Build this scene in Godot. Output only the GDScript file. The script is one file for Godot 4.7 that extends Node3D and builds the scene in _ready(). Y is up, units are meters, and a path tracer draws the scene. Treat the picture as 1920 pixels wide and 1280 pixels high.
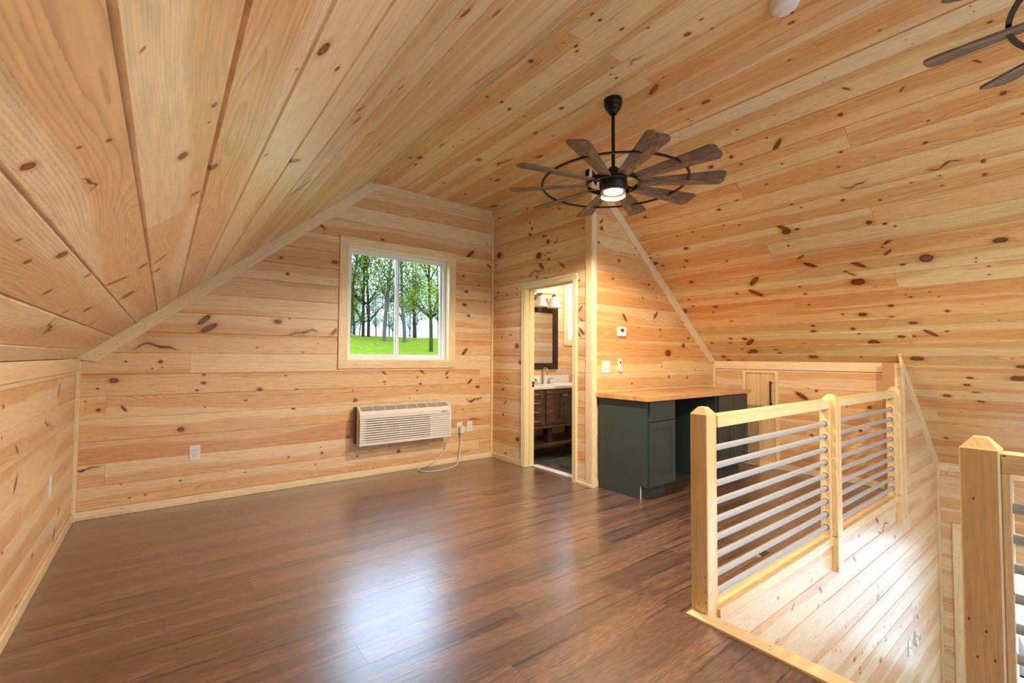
extends Node3D
# Attic loft panelled in knotty pine: gable wall with window, sloped ceilings, fan, stair opening with railing.

# ---- measured frame of the room (metres, y up, loft floor at 0, gable wall towards -z)
const XL := -0.51        # left knee wall
const XC := 1.671        # crease of the left slope and the flat ceiling
const XD := 3.205         # crease of the flat ceiling and the right slope
const XB := 3.221        # bathroom partition
const XR := 5.423        # right knee wall
const XO := 6.713        # outer wall of the stair hall
const ZG := -4.621       # gable wall
const ZD := -2.971       # partition behind the desk
const ZS := -1.164       # stair wall
const ZR := 2.3          # rear wall, behind the camera
const HC := 3.028        # flat ceiling
const HK := 1.187        # knee walls
const LOW := -2.75       # floor of the stair hall
const PITCH := 0.1675    # visible width of a wall board
const T := 0.018         # thickness of a board

var rng := RandomNumberGenerator.new()
var M := {}              # materials
var strips: Image        # sixteen pine boards, 5 m long, one under the other
var pale: Image         # eight paler boards for trim, 2.5 m long
var scaled := {}
var taken := {}

func _ready() -> void:
	camera_and_light()
	textures()
	materials()
	shell()
	trims()
	openings()
	railings()
	fans()
	cooler()
	desk()
	bathroom()
	small_things()
	stair_hall()
	outdoors()

func camera_and_light() -> void:
	var cam := Camera3D.new()
	cam.name = "camera"
	cam.fov = 73.702
	cam.near = 0.02
	cam.far = 400.0
	add_child(cam)
	cam.transform = Transform3D(Basis(Vector3(0.794662, 0.005974, 0.607023), Vector3(-0.025801, 0.99938, 0.023941), Vector3(-0.606504, -0.034687, 0.794323)), Vector3(0, 1.218, 0))
	cam.current = true
	var sky_mat := ProceduralSkyMaterial.new()
	sky_mat.sky_top_color = Color(0.74, 0.87, 1.0)
	sky_mat.sky_horizon_color = Color(0.30, 0.335, 0.375)
	sky_mat.sky_curve = 0.35
	sky_mat.ground_bottom_color = Color(0.30, 0.33, 0.24)
	sky_mat.ground_horizon_color = Color(0.42, 0.45, 0.40)
	var sky := Sky.new()
	sky.sky_material = sky_mat
	var env := Environment.new()
	env.background_mode = Environment.BG_SKY
	env.sky = sky
	env.background_energy_multiplier = SKY
	env.tonemap_mode = Environment.TONE_MAPPER_LINEAR
	env.tonemap_exposure = EXPOSURE
	env.sdfgi_enabled = true
	env.ssao_enabled = true
	env.ssil_enabled = true
	var we := WorldEnvironment.new()
	we.name = "world"
	we.environment = env
	add_child(we)

const SKY := 7.5
const EXPOSURE := 1.9
const LAMP := 5.0        # fan lamps
const LAMP_COLOR := Color(1.0, 0.90, 0.77)

# ------------------------------------------------------------------ meshes
class MB:
	var v := PackedVector3Array()
	var n := PackedVector3Array()
	var t := PackedVector2Array()
	var c := PackedColorArray()
	var col := Color.WHITE
	var la := 0            # axis along the grain, for box uv
	var uo := Vector2.ZERO
	var us := Vector2(0.4, 1.0 / 1.34)
	func tri(a: Vector3, b: Vector3, d: Vector3, na: Vector3, nb: Vector3, nd: Vector3, ta := Vector2.ZERO, tb := Vector2.ZERO, td := Vector2.ZERO) -> void:
		if (b - a).cross(d - a).dot(na + nb + nd) > 0.0:
			v.append(a); v.append(d); v.append(b)
			n.append(na); n.append(nd); n.append(nb)
			t.append(ta); t.append(td); t.append(tb)
		else:
			v.append(a); v.append(b); v.append(d)
			n.append(na); n.append(nb); n.append(nd)
			t.append(ta); t.append(tb); t.append(td)
		c.append(col); c.append(col); c.append(col)
	func flat(p: Array, out: Vector3, uv: Array = []) -> void:   # convex polygon, flat
		if p.size() < 3:
			return
		var no: Vector3 = (p[1] - p[0]).cross(p[2] - p[0])
		if no.length_squared() < 1e-16:
			no = out
		no = no.normalized()
		if no.dot(out) < 0.0:
			no = -no
		for i in range(1, p.size() - 1):
			if uv.is_empty():
				tri(p[0], p[i], p[i + 1], no, no, no, guv(p[0], no), guv(p[i], no), guv(p[i + 1], no))
			else:
				tri(p[0], p[i], p[i + 1], no, no, no, uv[0], uv[i], uv[i + 1])
	func guv(p: Vector3, _no: Vector3) -> Vector2:
		var a: float = p[la]
		var b := p[(la + 1) % 3] + p[(la + 2) % 3]
		return Vector2(a * us.x, b * us.y) + uo
	func box(lo: Vector3, hi: Vector3, ch := 0.0) -> void:
		var s := [lo, hi]
		var q := {}
		for ix in 2:
			for iy in 2:
				for iz in 2:
					for ax in 3:   # corner, moved in on the two axes other than the face's
						var p := Vector3(s[ix].x, s[iy].y, s[iz].z)
						var sg := [1.0 if ix == 0 else -1.0, 1.0 if iy == 0 else -1.0, 1.0 if iz == 0 else -1.0]
						for k in 3:
							if k != ax:
								p[k] += sg[k] * ch
						q[ix * 100 + iy * 10 + iz + ax * 1000] = p
		var mid := (lo + hi) / 2
		for ax in 3:
			for sd in 2:
				var f := []
				for e in [[0, 0], [1, 0], [1, 1], [0, 1]]:
					var id := [0, 0, 0]
					id[ax] = sd
					id[(ax + 1) % 3] = e[0]
					id[(ax + 2) % 3] = e[1]
					f.append(q[id[0] * 100 + id[1] * 10 + id[2] + ax * 1000])
				var out := Vector3.ZERO
				out[ax] = -1.0 if sd == 0 else 1.0
				flat(f, out)
		if ch <= 0.0:
			return
		for ax in 3:      # edges along ax
			var b := (ax + 1) % 3
			var d := (ax + 2) % 3
			for e in [[0, 0], [1, 0], [0, 1], [1, 1]]:
				var f := []
				for w in [[0, b], [1, b], [1, d], [0, d]]:
					var id := [0, 0, 0]
					id[ax] = w[0]
					id[b] = e[0]
					id[d] = e[1]
					f.append(q[id[0] * 100 + id[1] * 10 + id[2] + w[1] * 1000])
				var out := Vector3.ZERO
				out[b] = e[0] * 2.0 - 1.0
				out[d] = e[1] * 2.0 - 1.0
				flat(f, out)
		for ix in 2:
			for iy in 2:
				for iz in 2:
					var i := ix * 100 + iy * 10 + iz
					flat([q[i], q[i + 1000], q[i + 2000]], Vector3(ix - 0.5, iy - 0.5, iz - 0.5))
		mid = mid
	func tube(path: Array, r, sides := 8, caps := true) -> void:   # r: number or array
		var rings := []
		var side := Vector3.ZERO
		for i in path.size():
			var dir: Vector3 = ((path[min(i + 1, path.size() - 1)] - path[max(i - 1, 0)]) as Vector3).normalized()
			if side == Vector3.ZERO:
				side = dir.cross(Vector3.UP if absf(dir.y) < 0.9 else Vector3.RIGHT).normalized()
			side = (side - dir * side.dot(dir)).normalized()
			var up := dir.cross(side)
			var rad: float = r[i] if r is Array else r
			var ring := []
			for k in sides + 1:
				var a := TAU * k / sides
				var o := side * cos(a) + up * sin(a)
				ring.append([path[i] + o * rad, o])
			rings.append(ring)
		var far := 0.0
		for i in path.size() - 1:
			var nx := far + ((path[i + 1] - path[i]) as Vector3).length()
			for k in sides:
				var a = rings[i][k]; var b = rings[i][k + 1]; var d = rings[i + 1][k + 1]; var e = rings[i + 1][k]
				var v0 := float(k) / sides * 0.06
				var v1 := float(k + 1) / sides * 0.06
				tri(a[0], b[0], d[0], a[1], b[1], d[1], Vector2(far * us.x, v0) + uo, Vector2(far * us.x, v1) + uo, Vector2(nx * us.x, v1) + uo)
				tri(a[0], d[0], e[0], a[1], d[1], e[1], Vector2(far * us.x, v0) + uo, Vector2(nx * us.x, v1) + uo, Vector2(nx * us.x, v0) + uo)
			far = nx
		if caps:
			for e in [0, path.size() - 1]:
				var f := []
				for k in sides:
					f.append(rings[e][k][0])
				var o: Vector3 = path[0] - path[1] if e == 0 else path[-1] - path[-2]
				flat(f, o)
	func lathe(at: Vector3, prof: Array, sides := 24, axis := Vector3.UP, smooth := true) -> void:   # prof: [radius, height]
		var s := axis.cross(Vector3.RIGHT if absf(axis.x) < 0.9 else Vector3.FORWARD).normalized()
		var u := axis.cross(s).normalized()
		for i in prof.size() - 1:
			var p0: Vector2 = prof[i]; var p1: Vector2 = prof[i + 1]
			var dl := (p1 - p0).normalized()
			var ns := []
			for w in 2:
				var dd := dl
				if smooth:
					var nb: int = i - 1 if w == 0 else i + 1
					if nb >= 0 and nb < prof.size() - 1:
						var o: Vector2 = (prof[nb + 1] - prof[nb]).normalized()
						if o.dot(dl) > 0.5:
							dd = (o + dl).normalized()
				ns.append(Vector2(dd.y, -dd.x))
			for k in sides:
				var q := []
				for w in [[k, 0], [k + 1, 0], [k + 1, 1], [k, 1]]:
					var a: float = TAU * w[0] / sides
					var dir := s * cos(a) + u * sin(a)
					var p: Vector2 = p0 if w[1] == 0 else p1
					q.append([at + dir * p.x + axis * p.y, (dir * ns[w[1]].x + axis * ns[w[1]].y).normalized()])
				var mn: Vector3 = q[0][1] + q[2][1]
				var fl := 1.0
				fl = fl if mn.length() > 0.0 else 1.0
				tri(q[0][0], q[1][0], q[2][0], q[0][1] * fl, q[1][1] * fl, q[2][1] * fl)
				tri(q[0][0], q[2][0], q[3][0], q[0][1] * fl, q[2][1] * fl, q[3][1] * fl)
	func prism(poly: Array, o: Vector3, uu: Vector3, vv: Vector3, nn: Vector3, depth: float) -> void:   # convex polygon pushed out along nn
		var a := []; var b := []
		var mid := Vector3.ZERO
		for p in poly:
			a.append(o + uu * p.x + vv * p.y)
			b.append(o + uu * p.x + vv * p.y + nn * depth)
			mid += a[-1]
		mid = mid / poly.size() + nn * depth / 2
		flat(a, -nn); flat(b, nn)
		for i in poly.size():
			var j := (i + 1) % poly.size()
			flat([a[i], a[j], b[j], b[i]], (a[i] + b[j]) / 2 - mid)
	func mesh() -> ArrayMesh:
		var arr := []
		arr.resize(Mesh.ARRAY_MAX)
		arr[Mesh.ARRAY_VERTEX] = v
		arr[Mesh.ARRAY_NORMAL] = n
		arr[Mesh.ARRAY_TEX_UV] = t
		arr[Mesh.ARRAY_COLOR] = c
		var m := ArrayMesh.new()
		m.add_surface_from_arrays(Mesh.PRIMITIVE_TRIANGLES, arr)
		return m

func put(mb: MB, called: String, mat: Material, parent: Node = self) -> MeshInstance3D:
	var o := MeshInstance3D.new()
	o.name = numbered(called) if parent == self else called
	o.mesh = mb.mesh()
	o.material_override = mat
	parent.add_child(o, true)
	return o

func numbered(called: String) -> String:
	var k: int = taken.get(called, 0)
	taken[called] = k + 1
	return called if k == 0 else "%s_%03d" % [called, k]

func thing(called: String, label: String, category: String, at := Vector3.ZERO, group := "") -> Node3D:
	var o := Node3D.new()
	o.name = numbered(called)
	add_child(o)
	o.position = at
	return tag(o, label, category, group)

func tag(o: Node3D, label: String, category: String, group := "") -> Node3D:
	o.set_meta("label", label)
	o.set_meta("category", category)
	if group:
		o.set_meta("group", group)
	return o

func structure(called: String, label := "") -> Node3D:
	var o := Node3D.new()
	o.name = numbered(called)
	add_child(o)
	o.set_meta("kind", "structure")
	if label:
		o.set_meta("label", label)
	return o

func wood(strip := -1) -> MB:     # a builder whose boxes take their grain from one strip
	var m := MB.new()
	var k := strip if strip >= 0 else rng.randi_range(0, 7)
	m.uo = Vector2(rng.randf(), (k + 0.35) / 8.0)
	return m

func beam(called: String, lo: Vector3, hi: Vector3, parent: Node, mat: Material, ch := 0.0015, along := -1, tint := Color.WHITE) -> MeshInstance3D:
	var m := wood()
	var s := hi - lo
	m.la = along if along >= 0 else s.max_axis_index()
	m.col = tint
	# keep the grain inside one strip
	m.uo.y -= (lo[(m.la + 1) % 3] + lo[(m.la + 2) % 3]) * m.us.y - 0.0
	m.box(lo, hi, ch)
	return put(m, called, mat, parent)

func hexa(called: String, o: Vector3, u: Vector3, w: Vector3, d: Vector3, parent: Node, mat: Material, poly: Array, tint := Color.WHITE) -> MeshInstance3D:
	# flat board of any convex outline: poly in (u, w), thickness along d (its length)
	var m := MB.new()
	m.col = tint
	var k := rng.randi_range(0, 7)
	var off := rng.randf()
	var top := []; var bot := []; var uv := []
	var mid := Vector3.ZERO
	for p in poly:
		bot.append(o + u * p.x + w * p.y)
		top.append(o + u * p.x + w * p.y + d)
		uv.append(Vector2(p.x * 0.4 + off, (k + 0.3) / 8.0 + p.y / 1.34))
		mid += bot[-1]
	mid = mid / poly.size() + d / 2
	m.flat(top, d, uv)
	m.flat(bot, -d, uv)
	for i in poly.size():
		var j := (i + 1) % poly.size()
		m.flat([bot[i], bot[j], top[j], top[i]], (bot[i] + top[j]) / 2 - mid, [uv[i], uv[j], uv[j], uv[i]])
	return put(m, called, mat, parent)
# ------------------------------------------------------------------ textures (colour of the wood only)
func mixc(a: Vector3, b: Vector3, k: float) -> Vector3:
	return a + (b - a) * k

func board_strips(count: int, w: int, h: int, length: float, width: float, sap: Vector3, heart: Vector3, late: float, spacing: float, fiber: float, seed_: int, streak: float) -> Image:
	var img := PackedByteArray()
	img.resize(count * w * h * 4)
	var r := RandomNumberGenerator.new()
	r.seed = seed_
	var n1 := FastNoiseLite.new(); n1.seed = seed_; n1.noise_type = FastNoiseLite.TYPE_SIMPLEX_SMOOTH; n1.frequency = 1.0; n1.fractal_type = FastNoiseLite.FRACTAL_FBM; n1.fractal_octaves = 2
	var nf := FastNoiseLite.new(); nf.seed = seed_ + 5; nf.noise_type = FastNoiseLite.TYPE_SIMPLEX; nf.frequency = 0.09; nf.fractal_type = FastNoiseLite.FRACTAL_FBM; nf.fractal_octaves = 3
	var fim := nf.get_image(w / 8, count * h, false, false, true)     # fibre: stretched eight times along the board
	var fb := fim.get_data()
	var fw := w / 8
	var GX := 16                                       # the ring field is laid out every 16 pixels
	var gw := w / GX + 2
	for s in count:
		var vc := r.randf_range(-0.4, 1.4) * width
		var d0 := r.randf_range(0.012, 0.06)
		var rh := r.randf_range(0.05, 0.13)
		var amp := r.randf_range(0.5, 1.2)
		var sp := spacing * r.randf_range(0.8, 1.35)
		var ring := PackedFloat32Array(); ring.resize(gw * h)
		var hrt := PackedFloat32Array(); hrt.resize(gw * h)
		var drk := PackedFloat32Array(); drk.resize(gw * h)
		for gx in gw:
			var u := float(gx) * GX / w * length
			var d := absf(d0 + 0.045 * n1.get_noise_2d(u * 0.55 + s * 37.0, 3.0)) + 0.002
			var c0 := vc + 0.05 * n1.get_noise_2d(u * 0.4 + s * 37.0, 9.0)
			for y in h:
				var vv := (y + 0.5) / h * width
				var rr := sqrt((vv - c0) * (vv - c0) + d * d)
				rr += 0.0035 * n1.get_noise_2d(u * 1.6 + s * 11.0, vv * 22.0)
				ring[gx * h + y] = rr / sp
				hrt[gx * h + y] = clampf((rh - rr + 0.02 * n1.get_noise_2d(u * 0.8 + s * 71.0, vv * 9.0 + 40.0)) / 0.022, 0.0, 1.0)
				drk[gx * h + y] = n1.get_noise_2d(u * 0.9 + s * 5.0, vv * 30.0 + 90.0)
		for y in h:
			var row := (s * h + y) * w * 4
			var frow := (s * h + y) * fw
			var ph := int(y * 7919 + s * 104729) % 97
			for gx in w / GX:
				var i0 := gx * h + y
				var i1 := i0 + h
				var ra := ring[i0]; var rb := (ring[i1] - ra) / GX
				var ha := hrt[i0]; var hb := (hrt[i1] - ha) / GX
				var da := drk[i0]; var db := (drk[i1] - da) / GX
				for k in GX:
					var x := gx * GX + k
					var t := ra + rb * k
					t -= floorf(t)
					var l := t * t
					l = l * l * late * amp
					var f := (fb[frow + (x >> 3)] - 128) * fiber + ((x * 73 + ph * 131 + y * 17) % 11 - 5) * 0.0016
					var dk := da + db * k
					var g := 1.0 - l + f
					if dk > 0.25:
						g -= (dk - 0.25) * streak
					var hh := ha + hb * k
					var o := row + x * 4
					# latewood is redder than earlywood
					img[o] = int(clampf((sap.x + (heart.x - sap.x) * hh) * (g + l * 0.35), 0.0, 1.0) * 255.0)
					img[o + 1] = int(clampf((sap.y + (heart.y - sap.y) * hh) * g, 0.0, 1.0) * 255.0)
					img[o + 2] = int(clampf((sap.z + (heart.z - sap.z) * hh) * (g - l * 0.25), 0.0, 1.0) * 255.0)
					img[o + 3] = 255
	return Image.create_from_data(w, count * h, false, Image.FORMAT_RGBA8, img)

var stamps := [[], [], []]

func knot_stamps() -> void:
	var n := FastNoiseLite.new()
	n.seed = 77
	n.frequency = 1.0
	var r := RandomNumberGenerator.new()
	r.seed = 4
	for kind in 3:
		for var_ in 6:
			var w := 160
			var h := 96
			var im := Image.create_empty(w, h, false, Image.FORMAT_RGBA8)
			var ca := 0.0
			var ex := 1.0
			var ey := 1.0
			if kind == 0:
				ex = r.randf_range(0.95, 1.35); ey = r.randf_range(0.72, 0.95)
			elif kind == 1:
				ca = r.randf_range(0.5, 1.1) * (1.0 if var_ % 2 == 0 else -1.0)
				ex = r.randf_range(1.3, 1.6); ey = r.randf_range(0.32, 0.5)
			else:
				ca = r.randf_range(-0.35, 0.35)
				ex = r.randf_range(1.2, 1.6); ey = r.randf_range(0.4, 0.6)
			var tail := r.randf_range(0.5, 1.3)
			for y in h:
				for x in w:
					# knot of diameter 1 in the middle; the stamp is 3.4 wide and 2.0 high
					var px := (float(x) / w - 0.5) * 3.4
					var py := (float(y) / h - 0.5) * 2.0
					var rx := (px * cos(ca) + py * sin(ca)) / ex
					var ry := (-px * sin(ca) + py * cos(ca)) / ey
					var wob := 0.10 * n.get_noise_2d(px * 2.2 + var_ * 9.0, py * 2.2 + kind * 30.0) + 0.04 * n.get_noise_2d(px * 7.0, py * 7.0 + var_ * 5.0)
					if kind == 2:
						wob += 0.34 * n.get_noise_2d(px * 3.1 + 50.0, py * 3.1 + var_ * 13.0)
					var q := sqrt(rx * rx + ry * ry) * 2.0 + wob * 2.0     # 1 at the rim
					var c := Vector3(0.62, 0.36, 0.19)
					var a := 0.0
					if q < 1.0:
						var rings := 0.5 + 0.5 * sin(q * 15.0 + 2.0 * n.get_noise_2d(px * 5.0, py * 5.0 + 11.0))
						c = Vector3(0.50, 0.25, 0.10) * (0.82 + 0.32 * rings)
						if kind == 1:
							c = Vector3(0.52, 0.27, 0.11) * (0.82 + 0.3 * rings)
						if kind == 2:
							c = Vector3(0.52, 0.31, 0.17) * (0.75 + 0.4 * rings)
						var rim := clampf((q - 0.55) / 0.4, 0.0, 1.0)
						c = mixc(c, Vector3(0.20, 0.09, 0.035), rim * rim * 0.9)
						a = 0.94 if kind < 2 else 0.8
					else:
						# the grain bends round the knot and is stained next to it
						var fall := exp(-(q - 1.0) * 1.7)
						var lines := 0.5 + 0.5 * sin(q * 21.0)
						c = Vector3(0.68, 0.42, 0.21) * (0.88 + 0.16 * lines)
						a = fall * (0.50 + 0.28 * lines)
						if q < 1.14:
							a = lerpf(0.94, a, (q - 1.0) / 0.14)
							c = mixc(Vector3(0.20, 0.09, 0.035), c, (q - 1.0) / 0.14)
						var tl := exp(-absf(py - 0.08 * sin(px * 3.0)) * 26.0) * clampf(1.7 - absf(px), 0.0, 1.0) * (0.55 if kind == 0 else 0.25) * tail
						if tl > a:
							a = tl
							c = Vector3(0.45, 0.24, 0.12)
					if kind == 2:      # bark-filled streak: a wavy dark line with a stained border
						var yc := 0.22 * sin(px * 1.9 + var_) + 0.10 * sin(px * 4.3 + var_ * 2.0)
						var th := 0.055 + 0.16 * maxf(0.0, n.get_noise_2d(px * 0.9 + var_ * 17.0, 4.0)) + 0.03 * n.get_noise_2d(px * 6.0, var_ * 3.0)
						var dd := absf(py - yc) / (th * clampf(1.5 - absf(px), 0.05, 1.0))
						a = 0.92 * exp(-dd * dd * 0.8)
						c = Vector3(0.22, 0.11, 0.045) * (0.8 + 0.6 * (0.5 + 0.5 * n.get_noise_2d(px * 9.0, py * 9.0 + var_)))
						var st := 0.42 * exp(-absf(py - yc) * 4.0) * clampf(1.6 - absf(px), 0.0, 1.0)
						if st > a:
							a = st
							c = Vector3(0.62, 0.36, 0.16)
					var edge := minf(minf(x, w - 1 - x) / 22.0, minf(y, h - 1 - y) / 12.0)
					a *= clampf(edge, 0.0, 1.0)
					im.set_pixel(x, y, Color(c.x, c.y, c.z, a))
			stamps[kind].append(im)

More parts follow.
